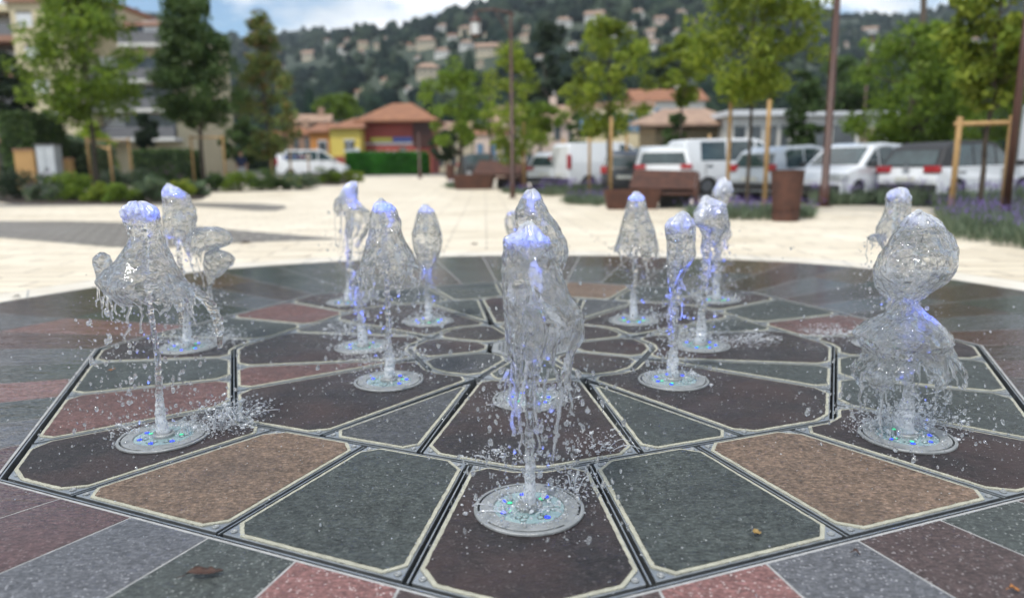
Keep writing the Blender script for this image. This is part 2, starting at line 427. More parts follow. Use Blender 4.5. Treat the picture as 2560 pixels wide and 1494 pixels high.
def framed_slab(poly, kind, label, group, near=True):
    c = sum(poly, Vector())/len(poly)
    loc = [p-c for p in poly]
    root = empty('framed_slab', c, label, 'paving slab', group)
    p1 = inset(loc, PSLOT)
    mb = MB(); mb.prism([(p.x, p.y) for p in p1], -.055, -.004); mb.build('metal_tray', M['steel'], root, bevel=.002)
    p2 = inset(p1, .0045); p2c, corners = chamfer(p2, .056)
    mb = MB(); mb.prism([(p.x, p.y) for p in ragged(p2c, .0016, seed=3)], -.04, -.0005); mb.build('grout_joint', M['grout'], root)
    p3 = inset(p2c, .0125)
    mb = MB(); mb.prism([(p.x, p.y) for p in ragged(p3, .0024, .014, seed=9)], -.04, .0016); mb.build('stone', M[kind], root)
    if near:
        for q in corners:
            mb = MB(); mb.lathe([(.0, .0), (.0105, .0), (.0105, .0022), (.008, .0034), (.0045, .0034), (.004, .0018), (.0, .0018)], 16)
            link('screw', mb.mesh('screw', True), M['steelwet'], root, (q.x, q.y, -.0038))
    return root
POSN = {0:'frontmost', -1:'front left', -2:'left', -3:'back left', 4:'rearmost', -4:'rearmost', 3:'back right', 2:'right', 1:'front right'}
CN = dict(porphyry='dark purple', greengrey='dark green grey', grey='grey', brown='brown', pink='pinkish red')
OUTC = {0:('greengrey','brown'), -1:('brown','greengrey'), -2:('greengrey','pink'), -3:('pink','greengrey'), -4:('greengrey','greengrey'), 1:('greengrey','greengrey'), 2:('pink','greengrey'), 3:('greengrey','brown')}
# OUTC[k]: colours of the two slabs between vertex k and k+1, in order of rising angle
for k in range(-4, 4):
    th = 45*k; n0 = POSN[k]; n1 = POSN[k+1]
    framed_slab([PO(A_OUT, th-7.3), PO(A_OUT, th), PO(A_OUT, th+7.3), PO(A_MID, th+7.2), PO(A_MID, th), PO(A_MID, th-7.2)], 'porphyry',
                'dark purple framed stone slab around the %s fountain nozzle of the outer ring' % n0, 'framed stone slabs')
    for j, (a, b) in enumerate(((7.3, 22.5), (22.5, 37.7))):
        kd = OUTC[k][j]; nn, oo = (n0, n1) if j == 0 else (n1, n0)
        framed_slab([PO(A_OUT, th+a), PO(A_OUT, th+b), PO(A_MID, th+(b if b < 30 else 37.8)), PO(A_MID, th+(a if a > 10 else 7.2))], kd,
                    '%s framed slab next to the %s outer nozzle, on its side towards the %s one' % (CN[kd], nn, oo), 'framed stone slabs')
WED = {-4:'greengrey', -3:'grey', -2:'pink', -1:'grey', 0:'greengrey', 1:'greengrey', 2:'greengrey', 3:'grey'}
INC = {-4:'porphyry', -3:'porphyry', -2:'porphyry', -1:'grey', 0:'greengrey', 1:'porphyry', 2:'porphyry', 3:'porphyry'}
for k in range(-4, 4):
    th = 45*k; n0 = POSN[k]; n1 = POSN[k+1]
    framed_slab([PO(A_MID, th-14.5), PO(A_MID, th), PO(A_MID, th+14.5), PO(A_IN, th+22.3), PO(A_IN, th), PO(A_IN, th-22.3)], 'porphyry',
                'dark purple framed stone slab around the %s fountain nozzle of the inner ring' % n0, 'framed stone slabs', abs(k) < 3)
    framed_slab([PO(A_MID, th+14.5), PO(A_MID, th+30.5), P(.69, th+22.5)], WED[k],
                '%s wedge slab pointing inwards between the %s and %s inner nozzles' % (CN[WED[k]], n0, n1), 'wedge stone slabs', abs(k) < 2)
    framed_slab([PO(A_IN, th-22.3), PO(A_IN, th), PO(A_IN, th+22.3), P(.25, th+22.5), P(.25, th-22.5)], INC[k],
                '%s five sided slab by the central grate on the side of the %s inner nozzle' % (CN[INC[k]], n0), 'five sided stone slabs', False)
# thin bars standing in the slots
mb = MB()
def barline(a, b, w=.0022, top=-.006):
    d = (b-a).normalized(); n = Vector((-d.y, d.x, 0))*w
    mb.prism([(q.x, q.y) for q in (a-n, b-n, b+n, a+n)], -.12, top)
for k in range(8):
    th = 45*k
    for a in (7.25, 22.5, 37.75): barline(PO(A_MID+.02, th+a), PO(A_OUT-.01, th+a))
    for a, b in ((14.5, 22.4), (30.5, 22.6)): barline(PO(A_MID-.02, th+a), P(.75, th+b))
    barline(P(.27, th+22.5), PO(A_IN-.03, th+22.5))
    for apo in (A_MID, A_IN): barline(PO(apo, th), PO(apo, th+45))
structure(mb.build('slot_bars', M['steel']))
# central grate: small square steel plate with rows of dark blocks painted as holes
g = empty('drain_grate', P(0, 0, 0), 'perforated steel grate at the centre of the fountain paving', 'grate')
mb = MB(); 
q8 = [P(.235, 45*k+22.5)-P(0, 0) for k in range(8)]
mb.prism([(p.x, p.y) for p in q8], -.03, 0.0); mb.build('plate', M['steelwet'], g, bevel=.003)
mb = MB()
for i in range(-8, 9):
    for j in range(-8, 9):
        x, y = i*.022, j*.022
        if .05 < math.hypot(x, y) < .19: mb.box(x-.007, x+.007, y-.004, y+.004, 0.0002, .0012)
mb.build('holes', M['void'], g)  # raised near-black blocks stand for the shade in the holes
# fallen leaves on the paving
def leafshape(L, W, curl, n=9, seed=0):
    rg = random.Random(seed); V = []; F = []
    for i in range(n+1):
        t = i/n; w = W*math.sin(PI*min(1, t*1.02))**.8*(1+.18*rg.uniform(-1, 1)); zc = curl*math.sin(t*5+seed)*.6+curl
        for s in (-1, -.5, 0, .5, 1): V.append((L*(t-.5), s*w+.1*W*math.sin(6*t+seed), zc+abs(s)*w*.5+.004*rg.random()))
    for i in range(n):
        for j in range(4): a = i*5+j; F.append((a, a+1, a+6, a+5))
    return V, F
def dead_leaf(u, v, L, W, rz, m, label, seed, stem=True):
    p = gnd(u, v); root = empty('fallen_leaf', (p.x, p.y, .004), label, 'leaf', None, R(rz))
    V, F = leafshape(L, W, .006, seed=seed); me = bpy.data.meshes.new('blade'); me.from_pydata(V, [], F)
    me.polygons.foreach_set('use_smooth', [True]*len(F)); o = link('blade', me, m, root)
    so = o.modifiers.new('s', 'SOLIDIFY'); so.thickness = .0008
    mb = MB(); mb.tube([(-L*.5, 0, .008), (-L*.64, .004, .004), (-L*.74, .002, .002)], [.0011, .001, .0008], 6); mb.build('stem', m, root)
M['deadleaf'] = pm('brown dead leaf', (.075,.036,.024), (.035,.018,.013), 60, .6)
M['ochreleaf'] = pm('ochre leaf', (.34,.24,.08), (.20,.11,.04), 50, .6)
M['orangeleaf'] = pm('orange leaf', (.42,.17,.045), (.30,.13,.04), 50, .6)
dead_leaf(512, 1441, .088, .017, 14, M['deadleaf'], 'curled dark brown dead leaf lying on the dark green slab', 1)
dead_leaf(1892, 1340, .028, .011, -70, M['ochreleaf'], 'small ochre yellow leaf on the dark green framed slab', 2)
dead_leaf(281, 929, .030, .008, 10, M['orangeleaf'], 'small orange leaf on the green framed slab at the left', 3)
dead_leaf(614, 609, .16, .05, 5, M['deadleaf'], 'dark brown leaf on cream paving beside the dark paving patch', 4)
dead_leaf(42, 745, .055, .02, 20, M['deadleaf'], 'small brown leaf on cream paving at the left edge of the wet ring', 5)
dead_leaf(2140, 1390, .020, .007, -25, M['deadleaf'], 'tiny brown leaf on the grey slab right of the ochre leaf', 6)
dead_leaf(2535, 1482, .022, .009, -15, M['orangeleaf'], 'tiny orange brown leaf in the bottom right corner of the paving', 7)
dead_leaf(1186, 612, .10, .03, -15, M['deadleaf'], 'dark flat leaf on cream paving behind the back inner jets', 8)
# dark slate petal and a painted shade strip on the cream plaza, and the pale strip at the right
def ground_sheet(name, pts, m, z=.004, raw=None):
    ps = raw or [gnd(u, v) for u, v in pts]
    mb = MB(); mb.add([(p.x, p.y, hz(p.x, p.y)+z) for p in ps], [tuple(range(len(ps)))])
    return structure(mb.build(name, m))
ground_sheet('slate_and_shade', [(-420,575),(-200,558),(0,553),(160,553),(304,556),(488,566),(648,580),(790,592),(860,598),(819,600),(700,603),(600,607),(512,613),(410,619),(340,620),(273,618),(140,606),(0,594),(-260,590),(-420,588)], M['darkpave'])
ground_sheet('slate_and_shade', [(-300,508),(0,510),(250,509),(470,506),(640,509),(712,514),(717,520),(690,527),(640,527),(560,521),(460,515),(250,514),(0,517),(-300,518)], M['darkpave'])  # grey band by the bed, with soft tree shade painted in
ground_sheet('aggregate_path', [(2010,528),(2100,526),(2300,534),(2560,560),(2700,590),(2700,545),(2400,524),(2200,514),(2060,510)], M['agg'])
ground_sheet('path_edge', [(2018,529),(2190,541),(2194,539),(2022,527)], M['travedge'], .007)
# ------------------------------------------------------------------ fountain nozzles
M['aqua'] = pm('pale aqua glass plate', (.28,.39,.39), (.18,.28,.29), 14, .12, bump=.25, bscale=40, coat=.6)
M['lens'] = pm('clear lens', (.30,.40,.40), (.20,.30,.30), 40, .05, coat=1)
M['rimdark'] = pm('lens rim', (.10,.13,.13), (.06,.08,.08), 40, .3)
M['ledblue'] = emis('blue led', (.002,.014,1), 3.2, (.02,.05,.3))
M['ledgreen'] = emis('green led', (.05,.9,.4), .9, (.05,.3,.15))
def arc_ring(mb, r0, r1, a0, a1, z0, z1, seg=20):
    n = seg+1; vs = []
    for i in range(n):
        t = R(a0+(a1-a0)*i/seg); c, s = math.cos(t), math.sin(t)
        vs += [(r0*c, r0*s, z0), (r1*c, r1*s, z0), (r1*c, r1*s, z1), (r0*c, r0*s, z1)]
    fs = []
    for i in range(seg):
        o = 4*i
        for j in range(4): fs.append((o+j, o+(j+1) % 4, o+4+(j+1) % 4, o+4+j))
    fs += [(3, 2, 1, 0), (4*seg, 4*seg+1, 4*seg+2, 4*seg+3)]
    mb.add(vs, fs)
def proto_meshes():
    d = {}
    mb = MB()                                  # flange: rings with three long slots between them
    mb.lathe([(.106, .001), (.1465, .001), (.1465, .0085), (.1435, .0098), (.1085, .0098), (.106, .007)], 72, closed=True)
    mb.lathe([(.1535, .001), (.1645, .001), (.1645, .006), (.1625, .0085), (.1535, .0085)], 72, closed=True)
    for a in (100, 220, 340): arc_ring(mb, .1467, .1533, a-14, a+14, .001, .0083, 8)
    d['flange'] = mb.mesh('flange', False)
    mb = MB(); mb.lathe([(0, .001), (.158, .001), (.158, .0022), (0, .0022)], 48); d['slot_floor'] = mb.mesh('slot_floor')
    mb = MB(); mb.lathe([(0, .001), (.1055, .001), (.1055, .0055), (.103, .0068), (0, .0068)], 64); d['light_panel'] = mb.mesh('light_panel')
    mb = MB(); mb.lathe([(.040, .006), (.040, .016), (.0375, .0195), (.031, .0205), (.0295, .018), (.0255, .018), (.024, .0215), (.016, .022), (.0145, .012), (.0, .012)], 40)
    for k in range(10):
        t = 2*PI*k/10; mb.lathe([(0, 0), (.0022, 0), (.0022, .0012), (0, .0012)], 8, (.0275*math.cos(t), .0275*math.sin(t), .018))
    d['nozzle'] = mb.mesh('nozzle', False)
    mb = MB(); mb.lathe([(0, 0), (.0105, 0), (.0105, .001), (.009, .0018), (.0086, .0008)], 18); d['rim'] = mb.mesh('rim', True)
    mb = MB(); mb.lathe([(.0086, .0006), (.0075, .0022), (.0045, .0036), (0, .0042)], 16); d['lens'] = mb.mesh('lens', True)
    mb = MB(); mb.lathe([(.0082, .0006), (.0075, .0022), (.0045, .0036), (0, .0042)], 16); d['led'] = mb.mesh('led', True)
    mb = MB(); mb.lathe([(0, 0), (.0055, 0), (.005, .0018), (.0028, .002), (.0022, .0008), (0, .0008)], 12); d['bolt'] = mb.mesh('bolt', True)
    return d
PM_ = proto_meshes()
for k, mm in (('flange','steelwet'), ('slot_floor','void'), ('light_panel','aqua'), ('nozzle','steelwet'), ('rim','rimdark'), ('lens','lens'), ('led','ledblue'), ('bolt','steelwet')): PM_[k].materials.append(M[mm])
PM_['led_green'] = PM_['led'].copy(); PM_['led_green'].materials.clear(); PM_['led_green'].materials.append(M['ledgreen'])
PM_['lens_wide'] = PM_['lens']
def nozzle(ring, k, near):
    p = P(1.976 if ring == 'outer' else .9557, 45*k)
    rg = random.Random(k*7+(3 if ring == 'outer' else 0))
    root = empty('fountain_nozzle', (p.x, p.y, .0016), 'round steel fountain nozzle plate with blue lights, %s of the %s ring' % (POSN[k], ring), 'fountain nozzle', 'fountain nozzles set in the paving', R(45*k+OFF-10+rg.uniform(-8, 8)))
    for q in ('slot_floor', 'flange', 'light_panel', 'nozzle'): link(q, PM_[q], None, root)
    for a in range(0, 360, 30):
        t = R(a+9); r_ = .1265 if a % 60 else .136; link('bolt', PM_['bolt'], None, root, (r_*math.cos(t), r_*math.sin(t), .0097))
    blue = set(rg.sample(range(7), 5)); 
    for gq in range(7):
        t = 2*PI*gq/7+.2; c = Vector((.073*math.cos(t), .073*math.sin(t), .0068))
        for j in range(3):
            u = t+2*PI*j/3+.5; q = c+Vector((.0118*math.cos(u), .0118*math.sin(u), 0))
            if near or j == 0: link('lens_rim', PM_['rim'], None, root, q)
            if j == 0 and gq in blue: link('blue_light', PM_['led'], None, root, q)
            elif j == 1 and gq in (1, 3, 4): link('green_light', PM_['led_green'], None, root, q)
            else: link('lens', PM_['lens'], None, root, q)
    return p, root

# ------------------------------------------------------------------ water
M['water'] = watermat('clear water', .85, clear=.30, wscale=85, thr=(.53,.575), bump=.040)  # white flecks of froth also paint the sparkle of highlights
M['foam'] = watermat('foam under the film', 1.0, 0, 72, thr=(.45,.53), foam=True)
M['stream'] = watermat('aerated stream', 1.25, .02, 90, bump=.006)
M['drops'] = watermat('water drops', 1.0, .14, 40)
M['spray'] = watermat('white spray', 1.0, .42, 40)
Z1 = lambda x, y: (0+.34127*x, 440+.34127*y)
Z2 = lambda x, y: (780+.34127*x, 440+.34127*y)
Z3 = lambda x, y: (1500+.42147*x, 440+.42147*y)
Z4 = lambda x, y: (0+.44467*x, 840+.44467*y)
Z5 = lambda x, y: (800+.44467*x, 840+.44467*y)
Z6 = lambda x, y: (1660+.44467*x, 840+.44467*y)

def ico(sub=1):
    bm = bmesh.new(); bmesh.ops.create_icosphere(bm, subdivisions=sub, radius=1)
    V = np.array([v.co[:] for v in bm.verts]); F = np.array([[v.index for v in f.verts] for f in bm.faces]); bm.free(); return V, F
ICO1, ICO2 = ico(1), ico(2)
def drops_mesh(name, pts, rad, stretch, dirs=None, big=.006, froth=0.0):
    """one mesh of many drops: pts (n,3), rad (n), stretch (n) along the fall direction"""
    pts, rad, stretch = map(np.asarray, (pts, rad, stretch)); Vs = []; Fs = []; n0 = 0
    for (V0, F0), sel in ((ICO2, rad > big), (ICO1, rad <= big)):
        idx = np.nonzero(sel)[0]
        if not len(idx): continue
        n = len(idx); nv = len(V0)
        V = V0[None]*rad[idx][:, None, None]*np.ones((1, 1, 3))
        if dirs is not None:
            d = dirs[idx]; d = d/np.linalg.norm(d, axis=1, keepdims=True)
            pr = np.einsum('nij,nj->ni', V, d); V = V+pr[:, :, None]*d[:, None, :]*(stretch[idx][:, None, None]-1)
        else: V = V*np.stack([np.ones(n), np.ones(n), stretch[idx]], 1)[:, None, :]
        wob = RNG.normal(0, .09, (n, nv, 1)); V = V*(1+wob) + pts[idx][:, None, :]
        F = F0[None]+(np.arange(n)*nv)[:, None, None]+n0
        Vs.append(V.reshape(-1, 3)); Fs.append(F.reshape(-1, 3)); n0 += n*nv
    V = np.concatenate(Vs); F = np.concatenate(Fs)
    return np_mesh(name, V, F, True, {'froth': np.full(len(V), froth) if np.isscalar(froth) else froth})

TEX = {}
def cloudtex(nm, sc, depth=2):
    t = bpy.data.textures.new(nm, 'CLOUDS'); t.noise_scale = sc; t.noise_depth = depth; TEX[nm] = t; return t
TA = cloudtex('ripple_fine', .022, 2); TB = cloudtex('ripple_wide', .075, 2); TC = cloudtex('ripple_stream', .016, 2)

def interp(pts, t):
    if t <= pts[0][0]: return pts[0][1:]
    for a, b in zip(pts, pts[1:]):
        if a[0] <= t <= b[0]:
            w = (t-a[0])/(b[0]-a[0]+1e-9); w = w*w*(3-2*w)*.35+w*.65
            return [a[i]+(b[i]-a[i])*w for i in range(1, len(a))]
    return pts[-1][1:]

def sheet_mesh(base, rows, seed, rag=.12, seg=72, nrow=60, wob=.10, holes=.25, capfroth=.10, froth_hi=.9, blob=.45, depthk=.9):
    """hollow film of falling water. rows: (v, uL, uR) in photo pixels, top to bottom."""
    Y = base.y; pr = []
    for v, a, b in rows:
        pa, pb = at(a, v, Y), at(b, v, Y); pr.append((pa.z*.5+pb.z*.5, (pa.x+pb.x)/2, max(.004, abs(pb.x-pa.x)/2)))
    ztop, zbot = pr[0][0], pr[-1][0]; H = ztop-zbot
    tab = [((ztop-z)/H, cx, r) for z, cx, r in pr]
    sd = Vector((seed*13.1, seed*7.7, seed*3.3)); V = []; fr = []
    V.append((tab[0][1], Y, ztop+tab[0][2]*.10)); fr.append(1.0)
    for i in range(nrow):
        for k in range(seg):
            th = 2*PI*k/seg; c, s = math.cos(th), math.sin(th)
            q = Vector((c*1.3, s*1.3, 0))+sd
            e = 1+rag*(mn.noise(q*1.7)*1.5+mn.noise(q*4.3)*.9+mn.noise(q*9)*.5)-rag*.25
            t = (i/(nrow-1)); te = t*(1+(e-1)*t**1.5)
            cx, r = interp(tab, min(te, 1.0))
            if te > 1: r *= 1+.1*(te-1)
            q3 = Vector((c*1.1, s*1.1, te*3.2))+sd
            w = wob*(mn.noise(q3)+.6*mn.noise(q3*2.3))*(.25+t)
            streak = .03*mn.noise(Vector((c*6, s*6, te*2))+sd)*t
            rr_ = r*(1+w+streak); rr_ *= min(1.0, .62+(i/4.0)**.6*.38) if i < 4 else 1
            cap = max(0, 1-te/(capfroth*1.3))*min(1, froth_hi)
            rr_ *= 1+cap*(.20*mn.noise(q3*5.1)+.16*mn.noise(q3*11))
            V.append((cx+rr_*c, Y+rr_*s*depthk, ztop-te*H+.012*mn.noise(q3*2.7)+cap*.018*mn.noise(q3*6.3)))
            bl = mn.noise(Vector((c*1.6, s*1.6, te*4.5))+sd*2)
            f = froth_hi*max(0, 1-te/capfroth)**.6 + min(.5, blob*max(0, bl-.16)*2.2) + .10 + .55*max(0, t-.9)/.10*max(0, bl+.3)
            fr.append(min(1, f))
    F = []; idx = lambda i, k: 1+i*seg+(k % seg)
    F3 = [(0, idx(0, k), idx(0, k+1)) for k in range(seg)]
    for i in range(nrow-1):
        for k in range(seg):
            t = i/(nrow-1)
            c, s = math.cos(2*PI*k/seg), math.sin(2*PI*k/seg)
            if t > 1-holes*1.5 and mn.noise(Vector((c*3.2, s*3.2, t*7))+sd*3) > .50-.46*(t-(1-holes*1.5))/(holes*1.5): continue
            F.append((idx(i, k), idx(i+1, k), idx(i+1, k+1), idx(i, k+1)))
    me = bpy.data.meshes.new('film'); me.from_pydata(V, [], F3+F)
    me.polygons.foreach_set('use_smooth', [True]*len(me.polygons))
    a = me.attributes.new('froth', 'FLOAT', 'POINT'); a.data.foreach_set('value', fr)
    bm = bmesh.new(); bm.from_mesh(me)
    bmesh.ops.delete(bm, geom=[v for v in bm.verts if not v.link_faces], context='VERTS'); bm.to_mesh(me); bm.free()
    # the same film, a little inside, carries the foam
    cxs = interp(tab, .3)[0]
    Vf = [(cxs_+(x-cxs_)*.93, Y+(y-Y)*.93, z-.004) for (x, y, z), cxs_ in ((q, interp(tab, min(1, max(0, (ztop-q[2])/H)))[0]) for q in V)]
    keep = [f for f in F3+F if max(fr[i] for i in f) > .2]
    fm = bpy.data.meshes.new('foam'); fm.from_pydata(Vf, [], keep); fm.polygons.foreach_set('use_smooth', [True]*len(keep))
    a = fm.attributes.new('froth', 'FLOAT', 'POINT'); a.data.foreach_set('value', fr)
    bm = bmesh.new(); bm.from_mesh(fm); bmesh.ops.delete(bm, geom=[v for v in bm.verts if not v.link_faces], context='VERTS'); bm.to_mesh(fm); bm.free()
    # rim points for strands
    rimp = [V[idx(nrow-1, k)] for k in range(seg)]
    return me, rimp, (fm if keep else None)
def add_mods(o, thick=.0034, d1=.006, d2=.010, sub=1):
    m = o.modifiers.new('wide', 'DISPLACE'); m.texture = TB; m.strength = d2; m.texture_coords = 'GLOBAL'; m.mid_level = .5
    m = o.modifiers.new('sub', 'SUBSURF'); m.levels = sub; m.render_levels = sub
    m = o.modifiers.new('fine', 'DISPLACE'); m.texture = TA; m.strength = d1; m.texture_coords = 'GLOBAL'; m.mid_level = .5
    m = o.modifiers.new('thick', 'SOLIDIFY'); m.thickness = thick; m.offset = 0
def stream_mesh(base, pts, seed, seg=14):
    """pts: (u, v, half width in px) from the nozzle upwards"""
    Y = base.y; px = Y/FPX
    w = [(at(u, v, Y), hw*px) for u, v, hw in pts]
    n = max(24, int((w[-1][0]-w[0][0]).length/.0065)); V = []; fr = []; F = []
    L = [0]
    for a, b in zip(w, w[1:]): L.append(L[-1]+(b[0]-a[0]).length)
    for i in range(n+1):
        s = L[-1]*i/n; j = max(q for q in range(len(w)) if L[q] <= s+1e-9); j = min(j, len(w)-2)
        t = (s-L[j])/(L[j+1]-L[j]+1e-9); c = w[j][0].lerp(w[j+1][0], t); r = w[j][1]*(1-t)+w[j+1][1]*t
        c = c+Vector((mn.noise(Vector((seed, s*9, 0)))*.006+mn.noise(Vector((seed, s*38, 3)))*.0032, mn.noise(Vector((seed, s*11, 5)))*.005, 0))*min(1, s*8)
        bead = 1+(.30*mn.noise(Vector((seed*3, s*55, 1)))+.22*mn.noise(Vector((seed*3, s*120, 7))))*min(1, .4+s*4)
        for k in range(seg):
            th = 2*PI*k/seg
            q = Vector((math.cos(th)*1.2, math.sin(th)*1.2, s*60))+Vector((seed, 0, 0))
            rr_ = r*bead*(1+.28*mn.noise(q)+.16*mn.noise(q*2.3))
            V.append((c.x+rr_*math.cos(th), c.y+rr_*math.sin(th), c.z)); fr.append(min(1, 1.0*max(0, 1-s/.30)+.01+.22*mn.noise(Vector((seed, s*20, 9)))))
    for i in range(n):
        for k in range(seg): F.append((i*seg+k, i*seg+(k+1) % seg, (i+1)*seg+(k+1) % seg, (i+1)*seg+k))
    m = len(V); V += [tuple(np.mean(V[:seg], 0)), tuple(np.mean(V[n*seg:(n+1)*seg], 0)+np.array([0, 0, .004]))]; fr += [.5, .5]
    F += [(m, (k+1) % seg, k) for k in range(seg)]+[(m+1, n*seg+k, n*seg+(k+1) % seg) for k in range(seg)]
    me = bpy.data.meshes.new('stream'); me.from_pydata(V, [], F); me.polygons.foreach_set('use_smooth', [True]*len(F))
    a = me.attributes.new('froth', 'FLOAT', 'POINT'); a.data.foreach_set('value', fr); return me
def strand(mb_list, p, L, r, rg, bend=(0, 0)):
    n = max(6, int(L/.010)); V = []; seg = 8; pts = []; rs = []
    ph = rg.uniform(0, 50)
    for i in range(n+1):
        t = i/n
        pts.append((p[0]+bend[0]*t+mn.noise(Vector((ph, t*4, 0)))*.02*t, p[1]+bend[1]*t+mn.noise(Vector((ph, t*4, 9)))*.02*t, p[2]-L*t))
        rs.append(r*(1.1-.6*t)*(1+.75*mn.noise(Vector((ph, t*n*.42, 4))))*(1 if i else 1.4)+.0006)
    mb_list.tube(pts, rs, seg)

def jet(ring, k, top_label, sheets, stream, seed, splash=(), nd=170, fine=260, strands=9, spots=1.0, slen=.14, lab=None, arms=()):
    base = P(1.976 if ring == 'outer' else .9557, 45*k)
    rg = random.Random(seed); g = np.random.default_rng(seed)
    root = empty('water_jet', (base.x, base.y, .012), lab or '%s %s jet, %s' % (POSN[k], ring, top_label), 'water jet', 'jets of the dry fountain')
    off = Vector((base.x, base.y, .012))
    def put(name, me, m):
        me.transform(Matrix.Translation(-off)); return link(name, me, m, root)
    rims = []; boxes = []
    for i, sh in enumerate(sheets):
        rows, kw = sh
        me, rimp, fm = sheet_mesh(base, rows, seed+i*3.7, **kw); rims += [(q, kw) for q in rimp]
        o = put('water_film', me, M['water']); add_mods(o)
        if fm:
            o = put('foam', fm, M['foam']); o['kind'] = 'stuff'
            m_ = o.modifiers.new('fine', 'DISPLACE'); m_.texture = TA; m_.strength = .011; m_.texture_coords = 'GLOBAL'
        vs = [at(a, v, base.y) for v, a, b in rows]+[at(b, v, base.y) for v, a, b in rows]
        boxes.append((min(q.x for q in vs), max(q.x for q in vs), min(q.z for q in vs), max(q.z for q in vs)))
    if stream:
        o = put('stream', stream_mesh(base, stream, seed), M['stream'])
        m = o.modifiers.new('sub', 'SUBSURF'); m.levels = 1; m.render_levels = 1
    for pts_ in arms:                          # thick arms of water flung out of the film
        me = stream_mesh(base, pts_, seed+5, 18); me.attributes['froth'].data.foreach_set('value', [.12]*len(me.vertices))
        o = put('water_arm', me, M['water']); m = o.modifiers.new('sub', 'SUBSURF'); m.levels = 1; m.render_levels = 1
    # strands tearing off the lower edge
    for _ in range(strands):
        if not rims: break
        q, kw = rg.choice(rims)
        if q[2] < .05: continue
        mb = MB(); strand(mb, q, min(q[2]-.01, rg.uniform(.02, slen)), rg.uniform(.0022, .0058), rg, (rg.uniform(-.03, .03), rg.uniform(-.03, .03)))
        me = mb.mesh('strand', True); a = me.attributes.new('froth', 'FLOAT', 'POINT'); a.data.foreach_set('value', [.25]*len(me.vertices))
        o = put('strand', me, M['drops'])
        m = o.modifiers.new('sub', 'SUBSURF'); m.levels = 1; m.render_levels = 1
    # drops falling round the jet
    pts = []; rad = []; st = []; dr = []
    if boxes:
        x0 = min(b[0] for b in boxes); x1 = max(b[1] for b in boxes); z0 = min(b[2] for b in boxes); z1 = max(b[3] for b in boxes)
        W = (x1-x0)
        for _ in range(int(nd*1.5)):
            q, kw = rg.choice(rims); f = rg.random()**.8
            sp = .05+.12*f
            z = q[2]*(1-f)+.015+.03*rg.random()
            pts.append((q[0]+rg.gauss(0, sp*.7), q[1]+rg.gauss(0, sp*.7), z)); rad.append(min(.0095, .0009+abs(rg.gauss(0, .0028)))); st.append(rg.uniform(1, 1.9))
            dr.append((rg.gauss(0, .3), rg.gauss(0, .3), -1))
        for _ in range(nd):                 # thrown wide, mostly small
            a = rg.uniform(0, 2*PI); d = abs(rg.gauss(0, .30)); zz = rg.uniform(.02, z1*.75)*rg.random()
            pts.append((base.x+math.cos(a)*d, base.y+math.sin(a)*d, zz+.01)); rad.append(.0007+abs(rg.gauss(0, .0017))); st.append(rg.uniform(1, 2.2)); dr.append((rg.gauss(0, .5), rg.gauss(0, .5), -1))
        o = put('droplets', drops_mesh('droplets', pts, rad, st, np.array(dr), froth=.25), M['drops']); o['kind'] = 'stuff'
    # spray thrown up where the water lands
    pts = []; rad = []; st = []; dr = []
    def burst(cx, cy, n, spread, hgt, ax=0, ay=0, lean=.0):
        for _ in range(int(n*2.0)):
            a = rg.uniform(0, 2*PI); d = spread*(rg.random()**.75); h = hgt*(rg.random()**1.6)*(1-.45*d/spread)
            x = cx+math.cos(a)*d*.9+ax*rg.random()*h*2; y = cy+math.sin(a)*d*.6+ay*rg.random()
            pts.append((x+lean*h, y, h+.004)); rad.append(min(.006, .0011*math.exp(rg.gauss(0, .62)))); st.append(rg.uniform(1, 2.6)); dr.append((math.cos(a)*d+ax, math.sin(a)*d, h*.9+.01))
    burst(base.x, base.y, int(fine*.45), .23, .06)
    for (u, v, n, spread, hgt, ax) in splash:
        q = gnd(u, v); burst(q.x, q.y, n, spread, hgt, ax)
    if pts:
        o = put('spray', drops_mesh('spray', pts, rad, st, np.array(dr), .004, froth=.6), M['spray']); o['kind'] = 'stuff'
    # crowns: small torn sheets of water standing where the splashes hit
    mb = MB()
    for (u, v, n, spread, hgt, ax) in splash:
        q = gnd(u, v)
        for _ in range(int(n/38)):
            a = rg.uniform(0, 2*PI); d = spread*rg.uniform(.15, .8); h = hgt*rg.uniform(.25, .9)*(1-.4*d/spread)
            p0 = Vector((q.x+math.cos(a)*d*.3, q.y+math.sin(a)*d*.25, .003)); p1 = Vector((q.x+math.cos(a)*d*.8+ax*h, q.y+math.sin(a)*d*.5, h)); p2 = p1+Vector((math.cos(a)*d*.4+ax*h*.5, math.sin(a)*d*.3, -h*rg.uniform(-.1, .5)))
            pp = [p0, p0.lerp(p1, .55)+Vector((0, 0, h*.18)), p1, p1.lerp(p2, .5)+Vector((0, 0, h*.06)), p2]
            r0 = rg.uniform(.0012, .0032); mb.tube(pp, [r0*.8, r0*1.2, r0*.7, r0*1.1, r0*.5], 6)
    if mb.v:
        me = mb.mesh('splash_fingers', True); a = me.attributes.new('froth', 'FLOAT', 'POINT'); a.data.foreach_set('value', [.5]*len(me.vertices))
        o = put('splash_fingers', me, M['spray']); o['kind'] = 'stuff'
        m = o.modifiers.new('sub', 'SUBSURF'); m.levels = 1; m.render_levels = 1
    return base, root

